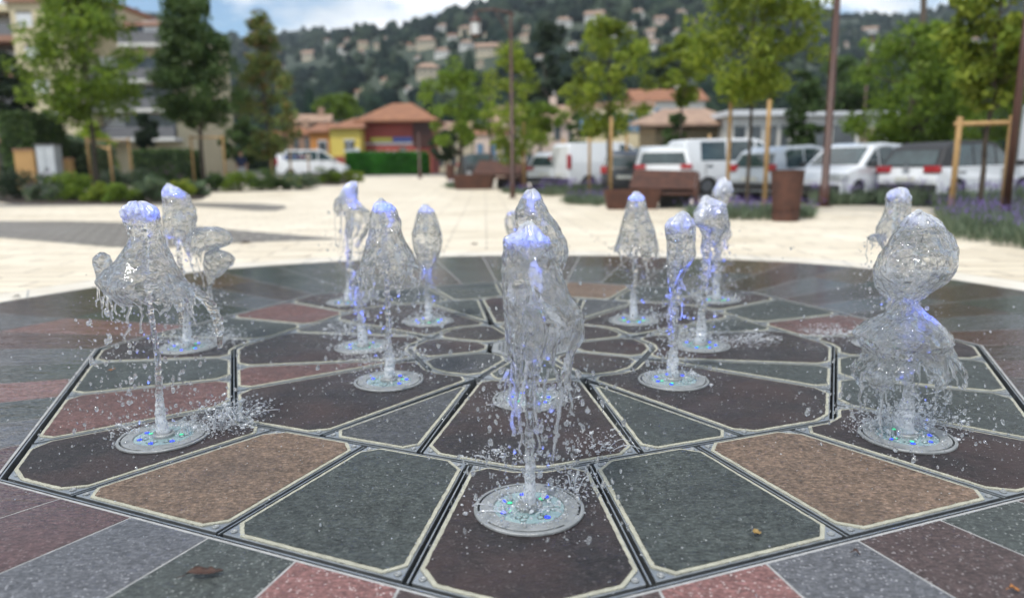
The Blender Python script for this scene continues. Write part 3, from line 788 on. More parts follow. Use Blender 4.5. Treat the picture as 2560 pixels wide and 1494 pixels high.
def rows(Z, data): return [(Z((l+r)/2, v)[1], Z(l, v)[0], Z(r, v)[0]) for v, l, r in data]
def strm(*p): return [(u, v, w) for u, v, w in p]
def zp(Z, x, y, w): q = Z(x, y); return (q[0], q[1], w)
NOZ = {}
for k in range(-4, 4):
    NOZ['outer', k] = nozzle('outer', k, abs(k) < 3); NOZ['inner', k] = nozzle('inner', k, abs(k) < 3)
def npx(ring, k):                              # photo pixel of a nozzle mouth
    p = NOZ[ring, k][0]; X, Y, Zz = p.x, p.y, .02-1
    d = Y*math.cos(PITCH)-Zz*math.sin(PITCH); up = Y*math.sin(PITCH)+Zz*math.cos(PITCH)
    u, v = FPX*X/d, -FPX*up/d; c, s = math.cos(ROLL), math.sin(ROLL)
    return 1280+c*u-s*v, 747+s*u+c*v
def nst(ring, k, w): u, v = npx(ring, k); return (u, v, w)

jet('outer', 0, 'a tall thick column of churning water nearest the camera', [
  (rows(Z2, [(352,1530,1620),(380,1512,1660),(430,1500,1690),(460,1415,1735),(520,1405,1760),(600,1395,1785),(700,1392,1812),(800,1400,1850),(880,1395,1880),(960,1392,1935),(1050,1412,1978),(1140,1430,1985),(1220,1440,1950),(1320,1440,1915),(1430,1435,1890)]),
   dict(rag=.24, wob=.16, holes=.42, blob=1.0, capfroth=.15, seg=88, nrow=80))],
  strm(nst('outer',0,19), zp(Z5,1183,850,15), zp(Z5,1182,700,13), zp(Z5,1178,560,12), zp(Z5,1176,420,11), zp(Z5,1180,250,11), zp(Z2,1580,1250,10), zp(Z2,1590,900,10), zp(Z2,1590,600,12), zp(Z2,1580,420,14)), 1,
  [(1310,1290,160,.16,.06,0),(1440,1235,150,.12,.09,.3),(1500,1130,140,.14,.10,.4),(1230,1150,110,.12,.05,-.2)], nd=420, fine=300, strands=16, slen=.22)
jet('inner', 0, 'a tall clear hood rising behind the nearest column', [
  (rows(Z2, [(110,1570,1640),(135,1550,1665),(190,1510,1690),(260,1485,1735),(340,1490,1785),(420,1500,1830),(480,1500,1862),(550,1500,1872),(610,1510,1865),(660,1520,1845),(720,1560,1800)]), dict(rag=.16, wob=.12, holes=.2, blob=.6))],
  strm(nst('inner',0,13), zp(Z5,1190,260,10), zp(Z2,1600,1200,9), zp(Z2,1610,700,9), zp(Z2,1610,300,11)), 2, [(1360,1010,160,.18,.07,.3),(1270,1020,80,.12,.05,0)], nd=260, strands=12)
jet('inner', -4, 'half hidden behind the tall front column', [
  (rows(Z2, [(240,1585,1625),(270,1560,1660),(310,1545,1690),(380,1540,1700),(470,1530,1715),(560,1520,1735),(640,1510,1740)]), dict(blob=.6))],
  strm(nst('inner',-4,9), zp(Z2,1605,700,6), zp(Z2,1605,320,7)), 3, nd=90, fine=120, strands=5)
jet('outer', -4, 'leaning left, mostly hidden behind the front column', [
  (rows(Z2, [(258,1450,1490),(285,1425,1520),(320,1415,1535),(360,1415,1530),(410,1430,1510),(460,1445,1500)]), dict(blob=.6, rag=.2))],
  strm(nst('outer',-4,8), zp(Z2,1540,640,5), zp(Z2,1500,420,5), zp(Z2,1475,300,6)), 4, nd=90, fine=100, strands=5)
jet('inner', -1, 'a wide smooth bell with a torn lower edge', [
  (rows(Z2, [(168,490,525),(185,470,548),(215,452,580),(260,437,622),(330,424,652),(400,414,656),(450,404,664),(500,396,690),(560,376,728),(620,356,764),(680,336,788),(730,328,800),(790,345,800)]), dict(rag=.20, wob=.10, blob=.5, holes=.30, capfroth=.14))],
  strm(nst('inner',-1,14), zp(Z2,568,1340,13), zp(Z2,560,1200,8), zp(Z2,553,1000,7), zp(Z2,545,700,7), zp(Z2,530,450,7), zp(Z2,510,260,8)), 5, [(930,905,300,.20,.08,0),(1010,890,160,.14,.06,.2)], nd=300, strands=10)
jet('inner', -3, 'a narrow teardrop of clear water', [
  (rows(Z2, [(213,810,850),(230,793,868),(260,780,893),(300,766,912),(360,747,930),(420,729,944),(480,732,950),(540,752,941),(600,776,915),(650,792,892),(700,810,872)]), dict(rag=.10, wob=.08, blob=.25, holes=.1, capfroth=.12))],
  strm(nst('inner',-3,10), zp(Z2,850,950,9), zp(Z2,845,860,5), zp(Z2,845,640,5), zp(Z2,838,450,4), zp(Z2,830,290,6)), 6, [(1075,790,160,.14,.07,0)], nd=220, strands=10)
jet('outer', -3, 'a ragged broken plume at the back left', [
  (rows(Z2, [(45,285,325),(60,262,336),(95,228,332),(145,207,330),(190,205,340),(225,212,372),(265,228,425),(310,244,432),(360,248,424),(420,240,400),(480,250,345)]), dict(rag=.25, wob=.2, holes=.45, blob=.9, capfroth=.35)),
  (rows(Z2, [(150,190,215),(175,170,222),(210,158,225),(245,158,215),(280,168,200)]), dict(rag=.25, wob=.2, holes=.4, blob=.5, seg=36, nrow=24))],
  strm(nst('outer',-3,11), zp(Z2,272,800,8), zp(Z2,275,600,6), zp(Z2,285,400,6), zp(Z2,290,200,7)), 7, [(900,745,160,.2,.06,.2)], nd=260, strands=14, slen=.3)
jet('inner', -2, 'a short frothy spout below the wide bell', [
  (rows(Z2, [(690,285,310),(710,272,330),(745,268,345),(790,275,352),(840,290,345)]), dict(rag=.3, wob=.2, holes=.4, blob=.8, seg=40, nrow=26))],
  strm(nst('inner',-2,13), zp(Z2,370,1150,12), zp(Z2,358,1050,9), zp(Z2,345,950,7), zp(Z2,325,840,7), zp(Z2,300,740,7)), 8, [(868,842,330,.17,.12,-.1)], nd=160, strands=6)
jet('outer', -1, 'a big clear skirt with a solid blue crown', [
  (rows(Z1, [(198,960,1060),(212,918,1095),(240,893,1128),(275,902,1155),(330,925,1166),(390,945,1170),(450,948,1182),(500,935,1200),(550,908,1226),(610,868,1250),(670,815,1278),(720,755,1300),(760,735,1325),(800,765,1370),(850,815,1400),(900,870,1420),(940,930,1380)]), dict(rag=.12, wob=.05, holes=.14, blob=.18, capfroth=.17, froth_hi=1.0, seg=96, nrow=72)),
  (rows(Z1, [(564,728,768),(580,702,792),(610,687,806),(650,690,815),(690,702,812),(725,708,800),(760,716,790)]), dict(rag=.03, wob=.04, holes=.02, blob=0, froth_hi=0, seg=40, nrow=26))],
  strm(nst('outer',-1,17), zp(Z4,905,470,13), zp(Z4,893,330,10), zp(Z4,890,200,8), zp(Z1,1160,1350,8), zp(Z1,1130,1150,7), zp(Z1,1100,950,7), zp(Z1,1065,700,8), zp(Z1,1070,480,9), zp(Z1,1030,280,10)), 9,
  [(545,1075,620,.17,.15,.25),(600,1050,320,.15,.12,.5),(470,1085,150,.14,.05,0),(330,1080,90,.1,.05,-.3)], nd=420, fine=260, strands=16, slen=.16,
  arms=[[zp(Z1,1612,1260,5), zp(Z1,1606,1150,9), zp(Z1,1592,1040,13), zp(Z1,1545,940,15), zp(Z1,1455,855,17), zp(Z1,1340,790,18), zp(Z1,1270,730,12)], [zp(Z1,1330,1080,4), zp(Z1,1320,1000,8), zp(Z1,1290,900,12), zp(Z1,1240,820,12)]])
jet('outer', -2, 'a leaning column with a clear bubble blown to its right', [
  (rows(Z1, [(62,1215,1245),(78,1205,1275),(105,1196,1318),(145,1194,1378),(195,1203,1396),(250,1204,1424),(310,1204,1436),(370,1208,1424),(430,1208,1392),(490,1225,1340)]), dict(rag=.18, wob=.12, holes=.3, blob=.55, capfroth=.2)),
  (rows(Z1, [(378,1480,1600),(395,1420,1650),(425,1385,1680),(465,1360,1690),(505,1345,1675),(545,1360,1560),(590,1400,1500)]), dict(rag=.22, wob=.10, holes=.3, blob=.12, froth_hi=.15, depthk=.6)),
  (rows(Z1, [(540,1560,1610),(560,1510,1680),(600,1490,1720),(650,1490,1700),(700,1500,1640),(760,1515,1570),(830,1520,1540)]), dict(rag=.1, wob=.05, holes=.5, blob=0, froth_hi=0, depthk=.5, seg=48, nrow=36))],
  strm(nst('outer',-2,13), zp(Z1,1372,1150,11), zp(Z1,1365,1000,7), zp(Z1,1350,850,6), zp(Z1,1325,700,7), zp(Z1,1315,560,7), zp(Z1,1300,430,7), zp(Z1,1285,250,8)), 10,
  [(540,862,420,.2,.12,.35),(440,860,120,.14,.06,0)], nd=300, strands=14, slen=.2)
jet('inner', 3, 'a neat clear bell flaring to a wide hem', [
  (rows(Z3, [(98,200,228),(108,185,248),(132,170,264),(180,156,275),(240,138,290),(300,121,315),(350,110,330),(400,94,341),(440,82,345),(470,120,335)]), dict(rag=.20, wob=.05, holes=.14, blob=.3, capfroth=.13))],
  strm(nst('inner',3,11), zp(Z3,198,760,9), zp(Z3,200,660,5), zp(Z3,208,560,6), zp(Z3,215,450,5), zp(Z3,222,250,6), zp(Z3,222,140,9)), 11, [(1620,795,200,.17,.07,.3)], nd=240, strands=8)
jet('inner', 1, 'a squat crown with trickling sides', [
  (rows(Z3, [(213,478,505),(225,455,522),(255,420,545),(295,392,564),(350,391,566),(410,398,562),(470,398,562),(520,396,540),(570,398,500),(630,402,470),(690,408,445)]), dict(rag=.25, wob=.13, holes=.5, blob=.75, capfroth=.28))],
  strm(nst('inner',1,15), zp(Z3,430,1130,15), zp(Z3,440,1000,11), zp(Z3,445,900,8), zp(Z3,448,750,8), zp(Z3,455,600,8), zp(Z3,470,400,9), zp(Z3,485,280,10)), 12, [(1690,945,120,.12,.05,0)], nd=240, strands=14, slen=.2)
jet('inner', 2, 'a frothy wedge of spray right of the squat crown', [
  (rows(Z3, [(122,622,652),(140,606,668),(175,588,738),(225,562,750),(270,546,758),(310,590,768),(360,606,715),(420,600,690)]), dict(rag=.28, wob=.2, holes=.45, blob=1.0, capfroth=.4))],
  strm(nst('inner',2,15), zp(Z3,600,900,13), zp(Z3,605,800,9), zp(Z3,618,680,7), zp(Z3,625,520,8), zp(Z3,640,300,10)), 13, [(1860,858,420,.22,.08,.5),(1700,850,260,.16,.10,-.2),(1760,845,200,.15,.08,0)], nd=300, strands=14, slen=.22)
jet('outer', 3, 'a thin twisted plume reaching highest at the back right', [
  (rows(Z3, [(12,722,745),(25,705,758),(48,690,778),(82,668,786),(112,661,780),(150,672,750),(195,655,745),(245,645,744),(300,650,766),(350,660,780),(400,676,742),(450,685,720)]), dict(rag=.22, wob=.18, holes=.4, blob=.7, capfroth=.25))],
  strm(nst('outer',3,10), zp(Z3,688,640,9), zp(Z3,690,560,6), zp(Z3,698,450,6), zp(Z3,705,300,6), zp(Z3,720,80,7)), 14, [(1800,742,220,.3,.05,0),(1740,745,120,.2,.06,0)], nd=260, strands=10)
jet('outer', 2, 'standing behind the big bulb at the right', [
  (rows(Z3, [(75,1740,1790),(92,1714,1820),(125,1703,1838),(170,1702,1834),(210,1690,1832),(260,1666,1832),(310,1645,1815),(350,1640,1790),(390,1655,1760),(440,1690,1740)]), dict(rag=.25, wob=.13, holes=.4, blob=.6, capfroth=.22)),
  (rows(Z3, [(345,1640,1660),(355,1600,1670),(372,1590,1690),(392,1620,1700)]), dict(rag=.4, wob=.2, holes=.4, blob=.5, seg=30, nrow=18))],
  strm(nst('outer',2,12), zp(Z3,1720,800,8), zp(Z3,1740,600,7), zp(Z3,1755,300,8), zp(Z3,1765,130,9)), 15, [(2085,842,420,.22,.09,-.45)], nd=260, strands=10, slen=.2)
jet('outer', 1, 'a big clear bulb above a torn skirt', [
  (rows(Z3, [(216,1880,1935),(228,1858,1955),(255,1826,1982),(300,1788,2030),(350,1752,2062),(400,1722,2082),(450,1692,2094),(500,1668,2095),(550,1650,2078),(600,1650,2038),(650,1660,1985),(700,1692,1925),(740,1735,1885)]), dict(rag=.06, wob=.06, holes=.05, blob=.5, capfroth=.16, seg=80, nrow=64)),
  (rows(Z3, [(735,1770,1870),(775,1745,1890),(810,1715,1920),(855,1655,1985),(900,1585,2035),(945,1530,2062),(1000,1560,2070),(1060,1590,2085),(1110,1540,2100),(1160,1518,2118),(1200,1520,2115),(1240,1590,2000)]), dict(rag=.24, wob=.13, holes=.44, blob=.6, froth_hi=0, seg=88, nrow=66))],
  strm(nst('outer',1,24), zp(Z6,1350,500,24), zp(Z6,1358,430,22), zp(Z6,1368,350,15), zp(Z3,1835,1150,10), zp(Z3,1845,1000,9), zp(Z3,1865,800,9), zp(Z3,1880,550,8), zp(Z3,1895,350,9)), 16,
  [(2220,1075,420,.19,.13,-.2),(2300,1070,420,.2,.12,.3),(2260,1085,300,.12,.16,0)], nd=420, fine=300, strands=18, slen=.25)

# the lit lamps under the jets: narrow blue beams up through the water
def led_beam(ring, k, aim, power, size=6.5):
    p, root = NOZ[ring, k]
    for dx, dy in ((-.055, -.05), (.062, -.035)):
        L = bpy.data.lights.new('led_beam', 'SPOT'); L.color = (.05, .12, 1.0); L.energy = power; L.spot_size = R(size*2); L.spot_blend = .6; L.shadow_soft_size = .012
        o = bpy.data.objects.new('led_beam', L); COL.objects.link(o)
        src = Vector((p.x+dx, p.y+dy, .02)); o.location = src
        o.rotation_euler = (Vector(aim)-src).to_track_quat('-Z', 'Y').to_euler()
        o.parent = root; o.matrix_parent_inverse = (Matrix.Translation(root.location) @ Matrix.Rotation(root.rotation_euler.z, 4, 'Z')).inverted()
TOPS = {('outer',0):(1320,575),('inner',0):(1328,500),('inner',-4):(1329,540),('outer',-4):(1282,545),('inner',-1):(955,525),('inner',-3):(1063,530),('outer',-3):(880,480),('inner',-2):(885,690),('outer',-1):(350,520),('outer',-2):(430,480),('inner',3):(1592,495),('inner',1):(1704,555),('inner',2):(1775,520),('outer',3):(1808,470),('outer',2):(2243,485),('outer',1):(2302,550)}
PWR = 165.0
for (ring, k), (u, v) in TOPS.items():
    y = NOZ[ring, k][0].y; led_beam(ring, k, at(u, v, y), PWR)

# drops lying on the slabs round the nozzles
g = np.random.default_rng(77); n = 6500; pts = []; rad = []
cen = [NOZ[q][0] for q in NOZ]
for _ in range(n):
    if g.random() < .75: c = cen[int(g.integers(len(cen)))]; a = g.random()*2*PI; d = abs(g.normal(0, .34)); x, y = c.x+math.cos(a)*d, c.y+math.sin(a)*d
    else: q = P(2.3*math.sqrt(g.random()), g.random()*360); x, y = q.x, q.y
    pts.append((x, y, .0018)); rad.append(.0008+abs(g.normal(0, .0011)))
V0, F0 = ICO1; N_ = len(pts); V = V0[None]*np.array(rad)[:, None, None]*np.array([1.25, 1.25, .7])*(1+g.normal(0, .12, (N_, len(V0), 1)))+np.array(pts)[:, None, :]
F = F0[None]+(np.arange(N_)*len(V0))[:, None, None]
o = link('surface_drops', np_mesh('surface_drops', V.reshape(-1, 3), F.reshape(-1, 3), True, {'froth': np.full(N_*len(V0), .5)}), M['spray']); tag(o, 'scattered water drops lying on the stone slabs round the nozzles', 'water drops', None, 'stuff')
# ------------------------------------------------------------------ materials of the surroundings
M['leafyoung'] = leafmat('young leaves', [(.062,.094,.012), (.105,.142,.018), (.16,.185,.026), (.082,.115,.018)], .52)
M['leafmid'] = leafmat('mid green leaves', [(.055,.092,.014), (.085,.130,.018), (.130,.175,.022)], .5)
M['leafdark'] = leafmat('dark leaves', [(.022,.044,.014), (.040,.068,.020), (.068,.10,.030)], .4)
M['leafgrey'] = leafmat('grey green leaves', [(.040,.066,.036), (.065,.095,.052), (.10,.125,.066)], .3)
M['leafrust'] = leafmat('turning leaves', [(.050,.075,.022), (.080,.112,.03), (.10,.12,.032), (.075,.10,.028), (.17,.085,.035)], .35)
M['leafblack'] = leafmat('deep evergreen', [(.008,.015,.008), (.014,.024,.012), (.022,.036,.016)], .15)
M['leaflime'] = leafmat('lime foliage', [(.12,.17,.012), (.17,.22,.02), (.09,.13,.012)], .35)
M['hedgebright'] = leafmat('bright hedge', [(.012,.062,.006), (.020,.095,.008), (.034,.125,.014)], .3)
M['lavleaf'] = leafmat('lavender leaves', [(.040,.060,.036), (.062,.086,.052), (.10,.12,.08)], .25)
M['lavflower'] = leafmat('lavender flowers', [(.10,.065,.20), (.14,.09,.26), (.19,.13,.32)], .2)
M['pinkflower'] = leafmat('pink flowers', [(.34,.08,.22), (.42,.14,.30), (.26,.07,.22)], .3)
M['mauve'] = leafmat('mauve flowers', [(.24,.17,.26), (.30,.24,.33), (.19,.13,.22)], .3)
M['yellowflower'] = leafmat('yellow flowers', [(.55,.38,.03), (.48,.30,.04)], .3)
M['whiteflower'] = leafmat('white flowers', [(.75,.75,.72), (.65,.66,.62)], .2)
M['bark'] = pm('bark', (.090,.070,.052), (.045,.035,.027), 14, .9, bump=.6, bscale=50)
M['stake'] = pm('pine stake', (.50,.32,.14), (.36,.22,.095), 9, .75, bump=.2, bscale=40)
M['corten'] = pm('corten steel', (.105,.042,.026), (.055,.024,.017), 6, .75, bump=.2, bscale=60, fine=.3)
M['browncoat'] = pm('brown lacquered steel', (.080,.032,.022), (.055,.024,.018), 5, .45)
M['carwhite'] = pm('white car paint', (.74,.76,.78), (.70,.72,.745), 2, .28, coat=.8)
M['carsilver'] = pm('pale silver car paint', (.52,.56,.60), (.46,.50,.54), 2, .3, metal=.25, coat=.8)
M['cardark'] = pm('dark car paint', (.035,.04,.045), (.025,.028,.03), 2, .3, coat=.8)
M['glass'] = pm('tinted car glass', (.045,.075,.08), (.02,.035,.04), 3, .06, coat=.6)
M['black'] = pm('black trim', (.022,.022,.024), (.035,.035,.037), 20, .6)
M['tyre'] = pm('tyre rubber', (.022,.022,.023), (.03,.03,.03), 20, .85)
M['alloy'] = pm('alloy rim', (.42,.43,.45), (.30,.31,.33), 12, .3, metal=.8)
M['redlamp'] = pm('red tail lamp', (.42,.015,.02), (.30,.01,.02), 20, .12, coat=.8)
M['headlamp'] = pm('clear head lamp', (.55,.58,.6), (.35,.38,.4), 20, .08, coat=.8)
M['plate'] = pm('number plate', (.62,.62,.56), (.55,.55,.5), 20, .5)
M['cream'] = pm('cream render', (.62,.545,.37), (.56,.49,.33), .5, .9, fine=.08)
M['beige'] = pm('beige render', (.56,.49,.36), (.48,.41,.30), .5, .9)
M['white'] = pm('white render', (.70,.69,.65), (.60,.59,.55), .5, .85)
M['pinkwall'] = pm('pale pink render', (.62,.50,.43), (.54,.43,.36), .5, .9)
M['terra'] = pm('terracotta tiles', (.36,.165,.085), (.24,.11,.065), 1.5, .85, bump=.4, bscale=12, fine=.4)
M['terrapale'] = pm('weathered tiles', (.40,.27,.19), (.29,.19,.14), 1.5, .85, bump=.4, bscale=12)
M['terraband'] = pm('terracotta band', (.36,.20,.14), (.30,.165,.115), 2, .85)
M['redwall'] = pm('brick red render', (.36,.085,.065), (.29,.07,.055), .6, .85)
M['yellow'] = pm('yellow render', (.70,.55,.12), (.62,.48,.11), .6, .85)
M['orange'] = pm('orange render', (.58,.25,.065), (.48,.21,.06), .6, .85)
M['stonewall'] = pm('rough stone wall', (.34,.28,.18), (.20,.165,.11), 3, .9, bump=.5, bscale=8, fine=.4)
M['window'] = pm('window glass', (.10,.12,.13), (.05,.06,.07), 2, .08)
M['shutter'] = pm('white shutter', (.66,.68,.70), (.58,.60,.62), 3, .6)
M['bluesh'] = pm('blue shutter', (.12,.22,.33), (.09,.17,.26), 3, .6)
M['darkrec'] = pm('recess shade and dark paint', (.16,.145,.13), (.11,.10,.09), 2, .8)  # dark tone paints the balcony recess shade; door and shutter boxes share it
M['rail'] = pm('grey rail', (.17,.17,.18), (.13,.13,.14), 6, .5)
M['cabinet'] = pm('light grey cabinet', (.52,.55,.57), (.46,.49,.51), 4, .5)
M['ochrewall'] = pm('ochre wall', (.50,.30,.12), (.42,.25,.10), 2, .85)
M['bluesign'] = pm('blue sign', (.05,.08,.26), (.04,.065,.2), 3, .5)
M['limesign'] = pm('olive green sign', (.36,.36,.06), (.30,.30,.05), 3, .5)
M['lantern'] = pm('frosted lantern glass', (.72,.74,.74), (.6,.62,.62), 6, .3)
M['soil'] = pm('bark mulch', (.055,.038,.026), (.03,.022,.016), 9, .95, bump=.6, bscale=50)
M['shirt'] = pm('navy shirt', (.022,.03,.075), (.016,.022,.055), 9, .9)
M['trousers'] = pm('pale trousers', (.42,.44,.45), (.34,.36,.37), 9, .9)
M['skin'] = pm('skin', (.44,.25,.17), (.38,.21,.14), 12, .6)
M['hair'] = pm('brown hair', (.06,.035,.02), (.035,.022,.014), 30, .7)

# ------------------------------------------------------------------ foliage
def leaf_cloud(centers, radii, per, size, g, flat=.75, drop=0):
    """small folded leaves gathered in clumps"""
    centers = np.asarray(centers); radii = np.asarray(radii); n = len(centers)*per
    C = np.repeat(centers, per, 0); Rr = np.repeat(radii, per)
    d = g.normal(0, 1, (n, 3)); d /= np.linalg.norm(d, axis=1, keepdims=True)
    rad = g.random(n)**.42
    P0 = C+d*(Rr*rad)[:, None]*np.array([1, 1, flat])
    P0[:, 2] -= drop*g.random(n)
    u = g.normal(0, 1, (n, 3)); u /= np.linalg.norm(u, axis=1, keepdims=True)
    w = np.cross(u, g.normal(0, 1, (n, 3))); w /= np.linalg.norm(w, axis=1, keepdims=True)+1e-9
    s = size*(.6+.8*g.random(n))[:, None]
    a = P0-u*s; b = P0+w*s*.45; c = P0+u*s; e = P0-w*s*.45
    V = np.stack([a, b, c, e], 1).reshape(-1, 3); F = np.arange(n*4).reshape(n, 4)
    return V, F
def crown_points(kind, n, w, h, g):
    pts = []; rad = []
    for _ in range(n):
        t = g.random()
        if kind == 'cone': prof = (1-t)**.8*(.35+.65*min(1, t*6)); z = t
        elif kind == 'column': prof = .8*min(1, t*5+.3)*min(1, (1-t)*3+.1); z = t
        elif kind == 'vase': prof = (.35+.65*t**.6)*min(1, (1-t)*2.4+.15); z = t
        elif kind == 'oval': prof = math.sin(PI*min(.98, t*.92+.06))**.7; z = t
        else: prof = math.sqrt(max(0, 1-(2*t-1)**2)); z = t
        a = g.random()*2*PI; r = prof*(g.random()**.45)*w/2
        pts.append((r*math.cos(a), r*math.sin(a)*.9, z*h)); rad.append(w*(.085+.075*g.random()))
    return pts, rad
def tree(name, base, H, z0, w, kind, mat, label, seed, ncl=70, per=70, size=.10, trunk=.09, group=None, cat='tree', bare=.0, limbs=14, skirt=None):
    g = np.random.default_rng(seed); rg = random.Random(seed)
    root = empty(name, base, label, cat, group)
    pts, rad = crown_points(kind, ncl, w, H-z0, g)
    pts = [(x+rg.uniform(-.1, .1)*w, y, z+z0) for x, y, z in pts]
    V, F = leaf_cloud(pts, rad, per, size, g)
    link('crown', np_mesh('crown', V, F), M[mat], root)
    mb = MB(); top = H*.93; n = 9
    axis = [(mn.noise(Vector((seed, i*.5, 0)))*.05*H*(i/n), mn.noise(Vector((seed, i*.5, 7)))*.05*H*(i/n), top*i/n) for i in range(n+1)]
    mb.tube([(a[0], a[1], a[2]-.05 if i == 0 else a[2]) for i, a in enumerate(axis)], [trunk*(1.25 if i == 0 else 1)*(1-.88*(i/n))+.008 for i in range(n+1)], 8)
    for _ in range(limbs):
        p = Vector(rg.choice(pts)); zz = max(z0*.85, min(top*.9, p.z-rg.uniform(.15, .4)*(H-z0)*.6)); i = min(n-1, int(zz/top*n)); s = Vector(axis[i]).lerp(Vector(axis[i+1]), zz/top*n-i)
        r0 = trunk*(1-.85*zz/top)*.55+.006; mid = s.lerp(p, .5)+Vector((0, 0, -.05*H*rg.random()))
        mb.tube([s, mid, p], [r0, r0*.6, r0*.2], 6)
    mb.build('trunk', M['bark'], root, True)
    return root
def shrub(p, w, h, mat, label, seed, flower=None, name='shrub', group='shrubs in the left planting beds', size=.07, nfl=120, cat='shrub', per=70, ncl=26):
    g = np.random.default_rng(seed)
    pts = []; rad = []
    for _ in range(ncl):
        a = g.random()*2*PI; r = (g.random()**.5)*w/2*.85; z = h*(.12+.72*g.random()*(1-(2*r/w)**2*.6)); pts.append((r*math.cos(a), r*math.sin(a)*.8, z)); rad.append(min(w, h)*(.16+.14*g.random()))
    V, F = leaf_cloud(pts, rad, per, size, g)
    root = empty(name, p, label, cat, group)
    link('foliage', np_mesh('foliage', V, F), M[mat], root)
    mb = MB()
    for _ in range(6):
        q = Vector(pts[int(g.integers(len(pts)))]); mb.tube([(q.x*.15, q.y*.15, -.03), q*.55, q], [.014, .01, .005], 5)
    mb.build('stems', M['bark'], root)
    if flower:
        ps = [(x*1.02, y*1.02-.05, z+.12*h) for x, y, z in pts]; V, F = leaf_cloud(ps, np.array(rad)*.9, max(3, nfl//len(ps)), size*.7, g); link('flowers', np_mesh('flowers', V, F), M[flower], root)
    return root
def lavender(name, poly, n, h, label, seed, fl=.55, fsize=1.0, spread=.14, base_leaf=1.0):
    """a bed of lavender: grey green blades and purple spikes; nobody could count them"""
    g = np.random.default_rng(seed); poly = [(p.x, p.y) for p in poly]
    xs = [p[0] for p in poly]; ys = [p[1] for p in poly]; c = (sum(xs)/len(xs), sum(ys)/len(ys))
    def inside(x, y):
        r = False; j = len(poly)-1
        for i in range(len(poly)):
            (xi, yi), (xj, yj) = poly[i], poly[j]
            if (yi > y) != (yj > y) and x < (xj-xi)*(y-yi)/(yj-yi)+xi: r = not r
            j = i
        return r
    pts = []
    while len(pts) < n:
        x = g.uniform(min(xs), max(xs)); y = g.uniform(min(ys), max(ys))
        if inside(x, y) and mn.noise(Vector((x*2.2, y*2.2, seed)))*.8+.75 > g.random(): pts.append((x-c[0], y-c[1]))
    pts = np.array(pts); z0 = np.array([hz(x+c[0], y+c[1]) for x, y in pts])
    clump = np.array([mn.noise(Vector((x*1.6, y*1.6, 5)))*.35+1 for x, y in pts])
    # blades
    m = 3; B = np.repeat(pts, m, 0); zb = np.repeat(z0, m); N_ = len(B); a = g.random(N_)*2*PI; lean = np.abs(g.normal(0, 1, N_))*spread
    hh = h*(.35+.45*g.random(N_))*np.repeat(clump, m)*base_leaf
    tip = np.stack([B[:, 0]+np.cos(a)*lean, B[:, 1]+np.sin(a)*lean, zb+hh], 1); foot = np.stack([B[:, 0]+np.cos(a)*lean*.1, B[:, 1]+np.sin(a)*lean*.1, zb-.01], 1)
    mid = (tip+foot)/2+np.stack([np.zeros(N_), np.zeros(N_), hh*.12], 1); wv = np.stack([-np.sin(a), np.cos(a), np.zeros(N_)], 1)*(.0055+.004*g.random(N_))[:, None]*fsize
    V = np.stack([foot, mid-wv, tip, mid+wv], 1).reshape(-1, 3); F = np.arange(N_*4).reshape(N_, 4)
    root = empty(name, (c[0], c[1], 0), label, 'lavender', None); root['kind'] = 'stuff'
    o = link('leaves', np_mesh('leaves', V, F), M['lavleaf'], root); o['kind'] = 'stuff'
    # flower stalks
    k = np.nonzero(g.random(n) < fl)[0]; Pk = pts[k]; n2 = len(k); a = g.random(n2)*2*PI; lean = np.abs(g.normal(0, 1, n2))*spread*1.3
    hh = h*(.75+.35*g.random(n2))*clump[k]
    foot = np.stack([Pk[:, 0], Pk[:, 1], z0[k]], 1); tip = np.stack([Pk[:, 0]+np.cos(a)*lean, Pk[:, 1]+np.sin(a)*lean, z0[k]+hh], 1)
    wv = np.stack([-np.sin(a), np.cos(a), np.zeros(n2)], 1)*.0022*fsize
    Vs = np.stack([foot-wv, foot+wv, tip+wv, tip-wv], 1).reshape(-1, 3); o = link('stalks', np_mesh('stalks', Vs, np.arange(n2*4).reshape(n2, 4)), M['lavleaf'], root); o['kind'] = 'stuff'
    q = 9; T = np.repeat(tip, q, 0); dv = np.repeat((tip-foot)/np.linalg.norm(tip-foot, axis=1, keepdims=True), q, 0); s = np.tile(np.linspace(-.5, .5, q), n2)*.055*fsize
    ctr = T+dv*s[:, None]; N3 = len(ctr); u = g.normal(0, 1, (N3, 3)); u /= np.linalg.norm(u, axis=1, keepdims=True); v2 = np.cross(u, dv); sz = .0115*fsize*(1-.5*np.abs(np.tile(np.linspace(-1, 1, q), n2)))[:, None]
    V = np.stack([ctr-u*sz, ctr-v2*sz*.8, ctr+u*sz, ctr+v2*sz*.8], 1).reshape(-1, 3)
    o = link('flower_spikes', np_mesh('spikes', V, np.arange(N3*4).reshape(N3, 4)), M['lavflower'], root); o['kind'] = 'stuff'
    return root
